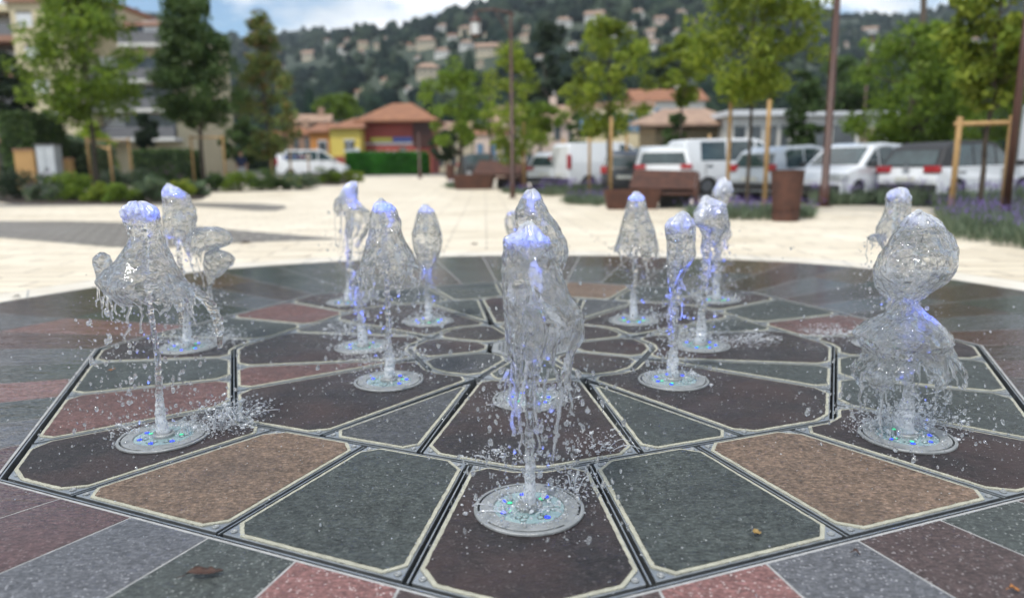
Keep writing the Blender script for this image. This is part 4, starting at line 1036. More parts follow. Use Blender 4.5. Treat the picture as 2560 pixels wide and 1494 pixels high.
def leafbox(name, x0, x1, y0, y1, z0, z1, mat, label, seed, size=.08, n=9000, cat='hedge', taper=0):
    g = np.random.default_rng(seed); c = ((x0+x1)/2, (y0+y1)/2, z0)
    root = empty(name, c, label, cat)
    d = np.array([x1-x0, y1-y0, z1-z0]); V = g.random((n, 3)); ax = g.integers(0, 3, n); V[np.arange(n), ax] = np.where(g.random(n) < .5, 0, 1)*(1-.0)+g.normal(0, .02, n)
    V[:, 2] = np.clip(V[:, 2], 0, 1.03); Pn = (V-np.array([.5, .5, 0]))*d
    if taper: Pn[:, 2] *= 1-taper*V[:, 0]
    Pn += g.normal(0, .05, (n, 3)); Pn[:, 2] = np.abs(Pn[:, 2])
    u = g.normal(0, 1, (n, 3)); u /= np.linalg.norm(u, axis=1, keepdims=True); w = np.cross(u, g.normal(0, 1, (n, 3))); w /= np.linalg.norm(w, axis=1, keepdims=True)
    s = size*(.6+.8*g.random(n))[:, None]
    Q = np.stack([Pn-u*s, Pn+w*s*.5, Pn+u*s, Pn-w*s*.5], 1).reshape(-1, 3)
    link('foliage', np_mesh('foliage', Q, np.arange(n*4).reshape(n, 4)), M[mat], root)
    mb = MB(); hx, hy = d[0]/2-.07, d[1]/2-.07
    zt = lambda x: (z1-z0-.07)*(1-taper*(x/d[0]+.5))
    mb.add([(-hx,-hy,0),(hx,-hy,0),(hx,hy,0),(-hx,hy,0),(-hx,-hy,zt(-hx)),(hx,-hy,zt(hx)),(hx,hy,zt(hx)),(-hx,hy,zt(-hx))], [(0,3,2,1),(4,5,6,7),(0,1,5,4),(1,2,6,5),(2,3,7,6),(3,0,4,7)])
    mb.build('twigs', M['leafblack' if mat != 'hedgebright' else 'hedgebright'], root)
    return root

# ------------------------------------------------------------------ car park and street
ground_sheet('car_park', None, M['asphalt'], .004, [Vector(p) for p in ((3.2,25.5,0),(5.5,21.8,0),(9.5,16.3,0),(16,13,0),(40,10,0),(60,40,0),(30,46,0),(2.5,40,0))])
mb = MB(); pts = [(x, y) for x in np.linspace(-60, 60, 25) for y in (55, 58, 64)]
structure_v = [(x, y, hz(x, y)+.006) for y in (52.5, 56, 60, 66) for x in np.linspace(-70, 70, 29)]
mb.add(structure_v, [(j*29+i, j*29+i+1, (j+1)*29+i+1, (j+1)*29+i) for j in range(3) for i in range(28)]); structure(mb.build('road', M['asphalt']))
mb = MB()
for i in range(28):
    x0, x1 = -70+i*5, -65+i*5; z = hz(0, 52.3); mb.box(x0, x1-.02, 52.1, 52.42, z-.1, z+.12)
structure(mb.build('kerb', M['mortar']))

# ------------------------------------------------------------------ hill
RDG = [(-900,60),(-400,60),(150,60),(368,34),(438,27),(530,62),(601,85),(646,93),(717,87),(770,76),(830,72),(869,86),(900,76),(939,68),(989,74),(1042,65),(1070,53),(1123,37),(1166,19),(1201,14),(1271,-6),(1400,-45),(1600,-70),(1800,-30),(1950,8),(2026,26),(2061,43),(2126,39),(2235,37),(2387,9),(2560,-6),(2900,-20),(3500,0)]
def ridge(tx):                                 # tan of azimuth -> (height slope, distance)
    u = 1280+FPX*tx
    for (a, va), (b, vb) in zip(RDG, RDG[1:]):
        if a <= u <= b: v = va+(vb-va)*(u-a)/(b-a); break
    else: v = 40
    q = at(u, v, 1.0); s = q.z-1
    Yr = 1050 if u < 800 else (1050-400*(u-800)/100 if u < 900 else (650 if u < 1800 else 650+min(250, (u-1800))))
    return s, Yr
Y0 = 95
def hill_z(tx, Y):
    s, Yr = ridge(tx); zr = 1+s*Yr; t = max(0, (Y-Y0)/(Yr-Y0))
    if t > 1: return zr-(t-1)*Yr*.12
    z = .7+(zr-.7)*(.25*t+.75*t**1.5)
    return z+mn.noise(Vector((tx*9, t*5, 3)))*9*t*(1-t)
V = []; F = []; NX, NY = 150, 46
for j in range(NY):
    for i in range(NX):
        tx = -1.6+3.2*i/(NX-1); s, Yr = ridge(tx); t = (j/(NY-8))**1.5 if j < NY-7 else 1+(j-NY+8)*.06
        Y = Y0+(Yr-Y0)*t; V.append((tx*Y, Y, hill_z(tx, Y)-(.5 if j == 0 else 0)))
for j in range(NY-1):
    for i in range(NX-1): a = j*NX+i; F.append((a, a+1, a+NX+1, a+NX))
M['hill'] = pm('wooded hillside', (.022,.038,.020), (.045,.060,.032), .03, .95)
me = bpy.data.meshes.new('hill'); me.from_pydata(V, [], F); me.polygons.foreach_set('use_smooth', [True]*len(F)); structure(link('hill', me, M['hill']))
def on_hill(u, v):
    a, Yc, Zc = ray(u, v); tx = a/Yc; s, Yr = ridge(tx); Y = Y0+4
    while Y < Yr:
        if 1+Zc/Yc*Y < hill_z(tx, Y): return tx*Y, Y
        Y += 3
    return tx*Yr*.99, Yr*.99
HH = [(777,141,46,'beige','terrapale'),(862,125,36,'white','terrapale'),(869,103,18,'pinkwall','terra'),(908,114,28,'cream','terrapale'),(903,132,20,'pinkwall','terra'),(964,103,26,'white','terrapale'),(948,119,28,'beige','terrapale'),(1000,118,20,'beige','terra'),(1066,111,58,'beige','terrapale'),(1031,119,30,'beige','terra'),(1106,72,34,'white','terrapale'),(1164,78,38,'beige','terrapale'),(1131,96,28,'white','terra'),(1166,115,42,'white','terrapale'),(1107,135,44,'white','terrapale'),(1217,128,62,'beige','terrapale'),(1070,180,70,'beige','terrapale'),(1021,230,22,'white','terrapale'),(900,239,26,'beige','terra'),(855,288,28,'beige','terrapale'),(1409,60,46,'white','terrapale'),(1487,46,56,'white','terrapale'),(1594,38,36,'white','terrapale'),(1700,38,34,'white','terrapale'),(1651,54,36,'pinkwall','terrapale'),(1550,28,16,'white','terra'),(1578,70,26,'white','terrapale'),(1317,77,22,'beige','terrapale'),(1313,99,36,'beige','terrapale'),(1628,88,40,'pinkwall','terrapale'),(1633,118,40,'white','terrapale'),(1246,126,50,'beige','terrapale'),(1218,91,20,'beige','terra'),(1313,184,26,'pinkwall','terra'),(1430,122,30,'white','terrapale'),(1722,184,40,'white','terrapale'),(2174,80,40,'white','terrapale'),(2235,118,46,'pinkwall','terra'),(2078,128,34,'white','terrapale'),(2122,165,30,'beige','terrapale'),(1909,162,40,'white','terrapale'),(2418,108,50,'white','terrapale'),(1380,252,24,'white','terrapale'),(1490,180,26,'white','terra'),(1560,150,30,'beige','terrapale'),(1760,110,34,'white','terrapale'),(1840,80,30,'beige','terra'),(640,210,26,'beige','terrapale'),(700,170,22,'white','terra'),(1150,205,26,'white','terrapale'),(960,205,20,'beige','terra'),(1350,150,24,'white','terrapale'),(1500,100,22,'beige','terra'),(1540,90,24,'white','terrapale'),(1690,85,26,'white','terrapale'),(1730,60,22,'pinkwall','terrapale'),(1800,140,26,'white','terrapale'),(1880,110,24,'beige','terrapale'),(2050,90,22,'white','terrapale'),(2110,115,22,'pinkwall','terrapale'),(2200,150,24,'white','terra'),(2290,140,22,'beige','terrapale'),(2350,80,24,'white','terrapale'),(2470,150,26,'beige','terrapale'),(1270,150,22,'white','terrapale'),(1200,165,24,'beige','terrapale'),(820,105,18,'white','terra'),(1045,150,20,'white','terra'),(930,160,18,'beige','terrapale')]
# the wood on it: one mass of crowns
t = NT('hillside crowns'); rnd = t.n('ShaderNodeNewGeometry').outputs['Random Per Island']
col = t.ramp(rnd, [(0, (.004,.011,.009)), (.35, (.009,.022,.015)), (.7, (.022,.038,.023)), (1, (.044,.062,.036))])
col = t.mix(1, col, t.ramp(t.noise(t.pos(), .35, 4, .7), [(.35, .5), (.65, 1.25)]), 'MULTIPLY')
M['wood'] = t.done(t.bsdf(Base_Color=col, Roughness=.9, Specular_IOR_Level=.1).outputs[0])
g = np.random.default_rng(21); V0, F0 = ico(2); n = 5200
tx = g.uniform(-.82, .86, n); tt = g.random(n)**1.15
PV = []; PF = []; nv = len(V0)
HPOS = [(h[0], h[1], h[2], on_hill(h[0], h[1]+h[2]*.22)[1]) for h in HH]
for i in range(n):
    s, Yr = ridge(tx[i]); Y = Y0+8+(Yr-Y0-8)*tt[i]; z = hill_z(tx[i], Y); r = g.uniform(1.3, 3.0)*(1+.9*tt[i])
    u_ = 1280+FPX*tx[i]; pz_ = z+r; px_ = tx[i]*Y
    vv = 419.33-(pz_-1)/Y*FPX
    if any(abs(u_-hu) < hw_*.62+r/Y*FPX*.5 and hv-hw_*.35-r/Y*FPX*.3 < vv < hv+hw_*.55+r/Y*FPX*1.0 and Y < hy+4 for hu, hv, hw_, hy in HPOS): continue
    if tt[i] > .9: r *= .75
    hgt = 1.0 if g.random() > .035 or tt[i] > .85 else 2.1
    w_ = .55 if hgt > 2 else 1
    nz = 1+.30*g.normal(0, 1, (nv, 1)).clip(-1.5, 1.5)
    PV.append(V0*nz*np.array([r*w_, r*w_, r*hgt*1.05])+np.array([tx[i]*Y, Y, z+r*.55*hgt])); PF.append(F0+len(PF)*nv)
o = link('hillside_wood', np_mesh('wood', np.concatenate(PV), np.concatenate(PF)), M['wood']); tag(o, 'dark green wood covering the distant hillside between the houses', 'wood', None, 'stuff')

# houses on the hill
def house_parts(root, W, D, H, wall, roof, style='hip', win='window', floors=2, nwin=3, rz=0, shut=None, front=-1):
    mb = MB(); mb.box(-W/2, W/2, -D/2, D/2, -2.0, H); mb.build('wall', M[wall], root)
    e = .06*W; rh = .22*W if style != 'flat' else .15
    mb = MB()
    if style == 'hip':
        l = max(.0, (W-D)/2); vs = [(-W/2-e,-D/2-e,H-.02),(W/2+e,-D/2-e,H-.02),(W/2+e,D/2+e,H-.02),(-W/2-e,D/2+e,H-.02),(-l-.01,0,H+rh),(l+.01,0,H+rh)]
        mb.add(vs, [(0,1,5,4),(2,3,4,5),(1,2,5),(3,0,4),(3,2,1,0)])
    elif style == 'gable':
        vs = [(-W/2-e,-D/2-e,H-.02),(W/2+e,-D/2-e,H-.02),(W/2+e,D/2+e,H-.02),(-W/2-e,D/2+e,H-.02),(-W/2-e,0,H+rh),(W/2+e,0,H+rh)]
        mb.add(vs, [(0,1,5,4),(2,3,4,5),(1,2,5),(3,0,4),(3,2,1,0)])
    else: mb.box(-W/2-e*.5, W/2+e*.5, -D/2-e*.5, D/2+e*.5, H, H+.3)
    rf = mb.build('roof', M[roof], root)
    if style != 'flat':
        mb = MB(); mb.box(W*.18, W*.18+.6, -.3, .3, H+rh*.3, H+rh+.7); mb.build('chimney', M[wall], rf)
    fh = H/floors
    for f in range(floors):
        for i in range(nwin):
            x = -W/2+W*(i+.5)/nwin; w_, h_ = min(1.3, W/nwin*.45), fh*.5; z = fh*f+fh*.28
            mb = MB(); mb.box(x-w_/2, x+w_/2, -D/2-.05, -D/2+.06, z, z+h_); wo = mb.build('window', M[win], root)
            if shut:
                mb = MB()
                for sd in (-1, 1): mb.box(x+sd*w_*.78-w_*.24, x+sd*w_*.78+w_*.24, -D/2-.09, -D/2+.02, z-.05, z+h_+.05)
                mb.build('shutters', M[shut], wo)
WN = dict(beige='beige', white='white', cream='cream', pinkwall='pale pink')
LM = [(690,'the brownish conical tree'),(860,'the yellow house'),(985,'the red house'),(1110,'the small dark round tree'),(1225,'the hanging street lantern'),(1390,'the cargo van'),(1490,'the broad young tree'),(1620,'the stone house'),(1760,'the white double cab van'),(1900,'the tallest young tree'),(2090,'the tall brown post'),(2300,'the big dark tree')]
def hkey(h):
    return ('large' if h[2] > 44 else 'small', WN[h[3]], 'terracotta roofed' if h[4] == 'terra' else 'pale roofed', min(LM, key=lambda q: abs(q[0]-h[0]))[1])
ks = [hkey(h) for h in HH]; HL = []
for h, kk in zip(HH, ks):
    same = sorted([q for q, k2 in zip(HH, ks) if k2 == kk], key=lambda q: q[1]); r_ = same.index(h)
    extra = '' if len(same) == 1 else [', the highest one', ', the next one down', ', the third one down', ', the fourth one down', ', the fifth one down'][r_]
    HL.append('%s %s %s hillside house above %s%s' % (*kk, extra))
for i, (u, v, wpx, wall, roof) in enumerate(HH):
    x, y = on_hill(u, v+wpx*.22); W = wpx*y/FPX; tx = x/y
    big = 'large' if wpx > 44 else 'small'
    root = empty('hillside_house', (x, y, hill_z(tx, y)+.3), None, 'house', 'houses on the distant hillside', -math.atan(tx)*.6+((i*37) % 7-3)*.08)
    root['label'] = HL[i]
    house_parts(root, W*.78, W*.46, W*.25+.6, wall, roof, 'hip' if i % 3 else 'gable', 'window', 2 if W > 9 else 1, 4 if W > 12 else 3)
# ------------------------------------------------------------------ street furniture
def lamp_post(base, H, r, label, lantern=None, arm=0.0, name='lamp_post'):
    root = empty(name, base, label, 'lamp post')
    mb = MB(); mb.tube([(0,0,-.02),(0,0,.5),(0,0,.52),(0,0,H)], [r*1.35, r*1.3, r, r*.72], 16); mb.build('mast', M['browncoat'], root, True)
    mb = MB(); mb.lathe([(0,0),(r*2.2,0),(r*2.2,.02),(r*1.5,.04),(0,.04)], 20); mb.build('base_plate', M['browncoat'], root)
    if lantern:
        mb = MB(); mb.tube([(.12, 0, H-.04), (0, 0, H+.05), (-arm*.5, 0, H+.16), (-arm, 0, H+.12)], [.03, .035, .032, .025], 8); mb.tube([(0, 0, H-.7), (-arm*.45, 0, H+.12)], .016, 6); mb.build('arm', M['browncoat'], root, True)
        mb = MB(); mb.lathe([(0,0),(.03,0),(.04,-.16),(.16,-.22),(.2,-.34),(.19,-.36),(0,-.36)], 16, (-arm, 0, H+.12)); mb.build('lantern_hood', M['browncoat'], root, True)
        mb = MB(); mb.lathe([(.0,-.365),(.165,-.365),(.15,-.72),(.0,-.74)], 12, (-arm, 0, H+.12)); ln = mb.build('lantern_glass', M['lantern'], root)
        mb = MB()
        for k in range(6): t_ = 2*PI*k/6; mb.tube([(-arm+.175*math.cos(t_), .175*math.sin(t_), H-.25), (-arm+.158*math.cos(t_), .158*math.sin(t_), H-.62)], .012, 5)
        mb.lathe([(.0,-.74),(.16,-.74),(.12,-.80),(.0,-.83)], 12, (-arm, 0, H+.12)); mb.build('lantern_frame', M['browncoat'], ln)
    return root
p = at(2061, 480, 17.3); p.z = 0; lamp_post(p, 8.2, .088, 'tall thick brown lamp post standing by the lavender, cut off at the top')
p = at(1281, 430, 24); p.z = hz(p.x, 24); lamp_post(p, at(1281, 36, 24).z-p.z, .062, 'brown lamp post with a hanging lantern on an arm at its left', True, 1.12)
p = at(2150, 430, 33); p.z = hz(p.x, 33); lamp_post(p, at(2150, 90, 33).z-p.z-.1, .06, 'slim brown lamp post with a lantern, right of the tall thick post', True, -.12)
p = at(1228, 430, 36); p.z = hz(p.x, 36); lamp_post(p, at(1228, 240, 36).z-p.z, .06, 'thin dark post in front of the pale pink house')
p = at(1050, 440, 47); p.z = hz(p.x, 47); lamp_post(p, at(1050, 330, 47).z-p.z, .08, 'rust red post in front of the right end of the red house', name='post')
p = at(2300, 430, 30); p.z = hz(p.x, 30)
root = empty('utility_pole', p, 'dark leaning utility pole rising out of the big dark tree', 'pole'); q = at(2311, -60, 30)
mb = MB(); mb.tube([(0,0,-.1), (q.x-p.x, 0, q.z-p.z)], [.15, .11], 12); mb.build('pole', M['bark'], root, True); mb = MB(); mb.box(-.7+q.x-p.x, .7+q.x-p.x, -.05, .05, q.z-p.z-.6, q.z-p.z-.48); mb.build('cross_arm', M['bark'], root)

def bin_(p, label):
    root = empty('litter_bin', p, label, 'bin', 'rust coloured litter bins')
    mb = MB(); mb.lathe([(0,.0),(.225,.0),(.232,.03),(.238,.16)], 40); mb.lathe([(.244,.27),(.285,.86),(.30,.90),(.285,.905),(.27,.86),(.23,.2)], 40)
    seg = 40
    for k in range(seg):                       # pierced band near the foot
        if k % 5 in (0, 3): continue
        a0, a1 = 2*PI*k/seg, 2*PI*(k+1)/seg
        mb.add([(.238*math.cos(a0), .238*math.sin(a0), .16), (.238*math.cos(a1), .238*math.sin(a1), .16), (.244*math.cos(a1), .244*math.sin(a1), .27), (.244*math.cos(a0), .244*math.sin(a0), .27)], [(0,1,2,3)])
    mb.build('shell', M['corten'], root)
    mb = MB(); mb.lathe([(.0,.1),(.21,.1),(.25,.84),(.24,.84),(.0,.3)], 32); mb.build('liner', M['void'], root)
    mb = MB(); mb.lathe([(.20,.86),(.283,.885),(.27,.9),(.2,.88)], 36, closed=True); mb.build('rim', M['corten'], root)
    return root
p = gnd(1963, 552); bin_(p, 'rust brown tapered steel litter bin standing on the cream paving edge')
p = at(1126, 440, 44); p.z = hz(p.x, 44); bin_(p, 'small far rust brown litter bin at the end of the plaza')
def bench(p, rz, label, sc=1.0):
    root = empty('steel_bench', p, label, 'bench', 'corten steel benches', rz)
    mb = MB(); mb.add([(x_*sc, y_*sc, z_*sc) for x_, y_, z_ in [(-1.15,-.42,0),(.05,-.42,0),(.05,.3,0),(-1.15,.3,0),(-1.25,-.5,.5),(.15,-.5,.5),(.15,.36,.46),(-1.25,.36,.46)]], [(0,3,2,1),(4,5,6,7),(0,1,5,4),(1,2,6,5),(2,3,7,6),(3,0,4,7)]); mb.build('seat_box', M['corten'], root, bevel=.012)
    mb = MB(); mb.add([(x_*sc, y_*sc, z_*sc) for x_, y_, z_ in [(-.62,-.02,.52),(1.0,-.02,.47),(1.2,.58,.92),(-.42,.58,.98),(-.62,.06,.46),(1.0,.06,.41),(1.2,.66,.86),(-.42,.66,.92)]], [(0,1,2,3),(4,7,6,5),(0,4,5,1),(1,5,6,2),(2,6,7,3),(3,7,4,0)]); mb.build('backrest', M['corten'], root, bevel=.012)
    mb = MB(); mb.add([(x_*sc, y_*sc, z_*sc) for x_, y_, z_ in [(1.0,-.02,.0),(1.2,.62,.0),(1.2,.62,.86),(1.0,-.02,.42),(1.06,-.03,.0),(1.26,.61,.0),(1.26,.61,.88),(1.06,-.03,.42)]], [(0,1,2,3),(4,7,6,5),(0,3,7,4),(1,5,6,2),(2,6,7,3)]); mb.build('side_panel', M['corten'], root)
    mb = MB(); mb.add([(x_*sc, y_*sc, z_*sc) for x_, y_, z_ in [(.17,-.3,.40),(1.0,-.3,.40),(1.0,.2,.40),(.17,.2,.40),(.17,-.3,.34),(1.0,-.3,.34),(1.0,.2,.34),(.17,.2,.34)]], [(0,1,2,3),(4,7,6,5),(0,4,5,1),(1,5,6,2),(2,6,7,3),(3,7,4,0)]); mb.build('seat_plate', M['corten'], root)
    mb = MB(); mb.box(.2*sc, .98*sc, .32*sc, .38*sc, 0, .4*sc); mb.build('shade_plate', M['void'], root)  # near-black plate painting the dark void under the seat
    return root
p = gnd(1632, 521); bench(p, R(-4), 'rust brown folded steel bench in the middle, behind the low lavender clump', .95)
p = gnd(1226, 472); bench(p, R(-4), 'farther rust brown steel bench left of the staked trees', 1.25)

# ------------------------------------------------------------------ stakes round the young trees
def stakes(posts, rails, label, ties=None):
    """posts: (u, vtop, vbase); rails: pairs of post indices joined near the top"""
    ps = [gd(u, vb) for u, vt, vb in posts]; root = empty('tree_stakes', ps[0], label, 'tree stakes', 'pine stakes round the young trees'); o = ps[0]; tops = []
    for (u, vt, vb), p in zip(posts, ps):
        t_ = atd(u, vt, p.y); t_.x = p.x; d = t_-o; mb = MB(); mb.tube([p-o-Vector((0,0,.05)), d-Vector((0,0,.02)), d], [.05, .048, .042], 10); mb.build('stake', M['stake'], root, True); tops.append(d)
    for a, b, f in rails:
        A, B = tops[a]-Vector((0,0,f)), tops[b]-Vector((0,0,f)); dd = (B-A).normalized()*.08; mb = MB(); mb.tube([A-dd, B+dd], .04, 8); mb.build('rail', M['stake'], root, True)
    return root
stakes([(228,336,470),(282,356,482),(328,338,462)], [(0,2,.14),(0,1,.2)], 'three pine stakes with a top rail round the leafy tree at the left')
stakes([(480,334,463),(505,350,456),(558,334,465)], [(0,2,.08)], 'pine stakes with a top rail round the dark conical tree')
stakes([(1290,300,472)], [], 'single pine stake beside the dark trunk right of the far bench')
stakes([(1450,302,482),(1502,288,494),(1540,330,478)], [], 'three pine stakes in front of the windowless cargo van')
stakes([(1690,340,470),(1741,330,478)], [], 'two pine stakes in front of the white car with dark rear window')
stakes([(1788,240,505),(1880,246,518)], [], 'two tall pine stakes either side of the slim trunk behind the bin')
stakes([(2338,288,541),(2464,284,541)], [(0,1,.12)], 'pine stakes with a top rail in front of the white hatchback')
stakes([(672,380,455),(718,372,452),(762,378,446)], [], 'slim pine stakes in front of the passenger van')
stakes([(1386,340,470)], [], 'lone pine stake at the left end of the cargo van')
p = gd(2472, 548); t_ = atd(2519, 165, p.y)
root = empty('tree_stake', p, 'thick brown post standing in the lavender at the right edge', 'post'); mb = MB(); mb.tube([(0,0,-.05), (.0,0,t_.z), (0,0,3.6)], [.062,.06,.055], 12); mb.build('post', M['browncoat'], root, True)
p = gd(4, 470); root = empty('tree_stake', p, 'orange brown post at the far left edge, beside the tall hedge', 'post'); t_ = atd(-4, 262, p.y); mb = MB(); mb.tube([(0,0,-.05), (-.08,0,t_.z-p.z)], [.09,.08], 10); mb.build('post', M['stake'], root, True)

# ------------------------------------------------------------------ trees
def tr(u, vb, vtop, v0, wpx, kind, mat, label, seed, Y=None, **kw):
    p = gd(u, vb) if Y is None else atd(u, vb, Y)
    p.z = hz(p.x, p.y); H = atd(u, vtop, p.y).z-p.z; z0 = atd(u, v0, p.y).z-p.z; w_ = wpx*K*p.y/FPX
    return tree(kw.pop('name', 'tree'), p, H, z0, w_, kind, mat, label, seed, **kw)
tr(243, 476, -60, 292, 285, 'oval', 'leafmid', 'leafy green tree with an irregular crown in front of the apartment building', 41, ncl=105, per=120, size=.11, trunk=.10)
tr(503, 462, -70, 305, 215, 'cone', 'leafdark', 'dark dense conical tree left of the brownish one', 42, ncl=150, per=120, size=.12, trunk=.11)
tr(668, 455, 40, 385, 170, 'cone', 'leafrust', 'brownish green conical tree with a pointed tip above the passenger van', 43, ncl=80, per=90, size=.11, trunk=.08)
tr(1262, 472, 118, 400, 190, 'oval', 'leafyoung', 'loose light green young tree with a dark trunk right of the far bench', 44, ncl=56, per=58, size=.095, trunk=.11)
tr(1135, 455, 150, 360, 165, 'oval', 'leafmid', 'sparse green tree right of the red house', 45, ncl=46, per=70, size=.12, trunk=.10)
tr(1497, 490, 52, 335, 210, 'oval', 'leafyoung', 'broad light green young tree in front of the windowless cargo van', 46, ncl=70, per=70, size=.085, trunk=.05)
tr(1672, 470, 95, 260, 110, 'oval', 'leafyoung', 'slim light green tree between the broad young tree and the tallest one', 47, Y=27, ncl=34, per=70, size=.10, trunk=.05)
tr(1838, 508, -110, 235, 300, 'oval', 'leafyoung', 'tallest light green young tree, its slim trunk between two tall stakes', 48, ncl=105, per=65, size=.085, trunk=.045)
tr(2235, 400, 75, 372, 300, 'ball', 'leafmid', 'big dark green tree with a thick trunk behind the white hatchback', 49, Y=27, ncl=90, per=85, size=.12, trunk=.24)
tr(2408, 538, -70, 250, 270, 'vase', 'leafyoung', 'airy light green tree inside the staked frame at the right', 50, ncl=54, per=70, size=.085, trunk=.045)
tr(2560, 470, -80, 230, 180, 'oval', 'leafyoung', 'light green tree cut off by the right edge of the photo', 51, Y=20, ncl=40, per=80, size=.09, trunk=.06)
tr(1972, 400, 172, 366, 88, 'column', 'leafdark', 'dark columnar cypress behind the silver car', 52, Y=34, ncl=60, per=90, size=.11, trunk=.1)
tr(1424, 440, 275, 365, 60, 'column', 'leafdark', 'small dark conifer left of the beige house', 53, Y=45, ncl=34, per=70, size=.13, trunk=.1)
tr(1658, 420, 280, 360, 60, 'ball', 'leafdark', 'dark climbing bush against the stone house', 54, Y=41, ncl=30, per=80, size=.12, trunk=.1)
tr(1101, 425, 325, 390, 84, 'ball', 'leafblack', 'small dark round tree right of the red house', 55, Y=52, ncl=36, per=80, size=.14, trunk=.12)
tr(1330, 440, 260, 350, 110, 'ball', 'leafmid', 'bushy green tree behind the single pine stake', 56, Y=40, ncl=44, per=90, size=.12, trunk=.1)
tr(28, 420, 135, 310, 150, 'ball', 'leafblack', 'nearly black evergreen tree at the left edge', 57, Y=44, ncl=70, per=110, size=.16, trunk=.2)
tr(365, 420, 280, 365, 70, 'column', 'leafblack', 'dark evergreen between the two staked trees at the left', 58, Y=46, ncl=34, per=80, size=.13, trunk=.1)
tr(600, 420, 300, 395, 100, 'ball', 'leafdark', 'dark bushy tree behind the person', 59, Y=44, ncl=44, per=80, size=.13, trunk=.1)
tr(840, 420, 240, 290, 110, 'ball', 'leafmid', 'round green tree behind the yellow house', 60, Y=92, ncl=40, per=80, size=.22, trunk=.2)
tr(1345, 330, 60, 300, 130, 'ball', 'leafblack', 'tall dark evergreen behind the left young trees', 61, Y=80, ncl=60, per=80, size=.26, trunk=.3)
tr(1650, 330, 155, 250, 120, 'ball', 'leafblack', 'dark rounded evergreen above the stone house', 62, Y=85, ncl=44, per=80, size=.26, trunk=.3)
tr(2060, 330, 150, 300, 190, 'ball', 'leafdark', 'dark green tree beyond the tall brown post', 63, Y=60, ncl=60, per=80, size=.2, trunk=.2)
tr(2420, 330, 120, 345, 300, 'ball', 'leafmid', 'wide green tree beyond the airy tree at the right', 64, Y=45, ncl=90, per=90, size=.17, trunk=.2)
p = atd(225, 330, 52); p.z = hz(p.x, 52); p.z = atd(225, 338, 52).z
root = shrub(Vector((p.x, 52, hz(p.x, 52))), 90*K*52/FPX, atd(225, 270, 52).z-hz(p.x, 52), 'leaflime', 'rounded lime green bush in front of the apartment building', 70, size=.12, per=160, ncl=70, group=None)

# ------------------------------------------------------------------ planting beds
ground_sheet('bed_soil', [(0*K,498*K),(30*K,502*K),(200*K,503*K),(420*K,500*K),(500*K,490*K),(520*K,474*K),(760*K,468*K),(880*K,450*K),(890*K,440*K),(700*K,440*K),(300*K,446*K),(-200*K,452*K),(-200*K,498*K)], M['soil'], .012)
SH = [(18,494,105,98,'leafblack','nearly black shrub at the left edge of the planting bed',None),(98,497,110,74,'leafgrey','grey green shrub with mauve flowers below the ochre wall','mauve'),(165,496,110,92,'leafmid','round green shrub below the grey cabinet',None),(232,499,90,52,'leafyoung','low grassy light green plant at the bed front',None),(292,500,120,56,'leafmid','low bright green plant at the foot of the middle stake',None),(368,498,95,66,'leafgrey','grey green shrub right of the three stakes',None),(432,494,90,52,'leafyoung','light green plant with yellow flowers near the bed corner','yellowflower'),
 (478,484,66,44,'leafgrey','low grey green plant at the bed corner',None),(402,470,110,62,'leafdark','shrub with magenta pink flowers in the left bed','pinkflower'),(335,468,70,60,'leafgrey','shrub with mauve flowers between the stakes','mauve'),(270,470,60,62,'leafgrey','tall mauve flowering plant behind the stakes','mauve'),(522,470,66,52,'leafdark','dark shrub left of the conical tree stakes',None),(580,471,92,62,'leafmid','green shrub below the person',None),(650,470,92,58,'leafdark','wide dark shrub in front of the brownish tree',None),(705,467,70,44,'leafgrey','shrub with orange flecks left of the passenger van','yellowflower'),(745,462,70,46,'leafgrey','low shrub with mauve flowers in front of the passenger van','mauve'),(796,452,76,46,'leafmid','green shrub below the nose of the passenger van',None),(848,449,90,36,'leafyoung','last light green shrub at the tip of the left bed',None)]
for i, (u, vb, wp, hp, m_, lab, fl) in enumerate(SH):
    p = gd(u, vb); s = K*p.y/FPX; p.y += wp*s*.3
    shrub(p, wp*s, hp*s*1.02, m_, lab, 100+i, fl, ncl=28, per=80, size=.055)
# lavender
def poly(*pts): return [gd(u, v) for u, v in pts]
lavender('lavender_bed', poly((2322,560),(2335,590),(2420,600),(2560,622),(2760,650),(2800,560),(2560,535),(2400,528),(2300,530)), 3400, .36, 'purple flowering lavender bed in the right foreground beside the paving', 81, fl=.38, fsize=1.0)
lavender('lavender_clump', poly((1690,540),(1760,543),(1900,543),(2008,538),(2000,522),(1900,520),(1700,520)), 1300, .30, 'low lavender clump at the foot of the litter bin', 82, fl=.3, fsize=1.2, spread=.18)
lavender('lavender_row', poly((1990,508),(2150,506),(2350,512),(2560,520),(2700,520),(2560,492),(2300,485),(2000,484)), 3600, .52, 'lavender row in front of the parked cars at the right', 83, fl=.3, fsize=1.8, spread=.2)
lavender('lavender_row', poly((1340,484),(1560,482),(1700,482),(1990,486),(1990,476),(1700,464),(1350,462)), 3200, .48, 'dusky planting strip with lavender in front of the vans', 84, fl=.35, fsize=2.4, spread=.25)
lavender('lavender_clump', poly((1392,503),(1470,508),(1538,504),(1540,492),(1470,488),(1390,492)), 900, .28, 'low grey green clump left of the near steel bench', 85, fl=.12, fsize=1.8, spread=.2)
lavender('lavender_clump', poly((1240,476),(1340,482),(1345,474),(1250,468)), 600, .26, 'small grey green clump right of the far steel bench', 86, fl=.1, fsize=2.2, spread=.2)
lavender('lavender_clump', poly((1100,464),(1165,466),(1170,458),(1105,456)), 500, .28, 'small grey green clump left of the far steel bench', 87, fl=.05, fsize=2.6, spread=.22)

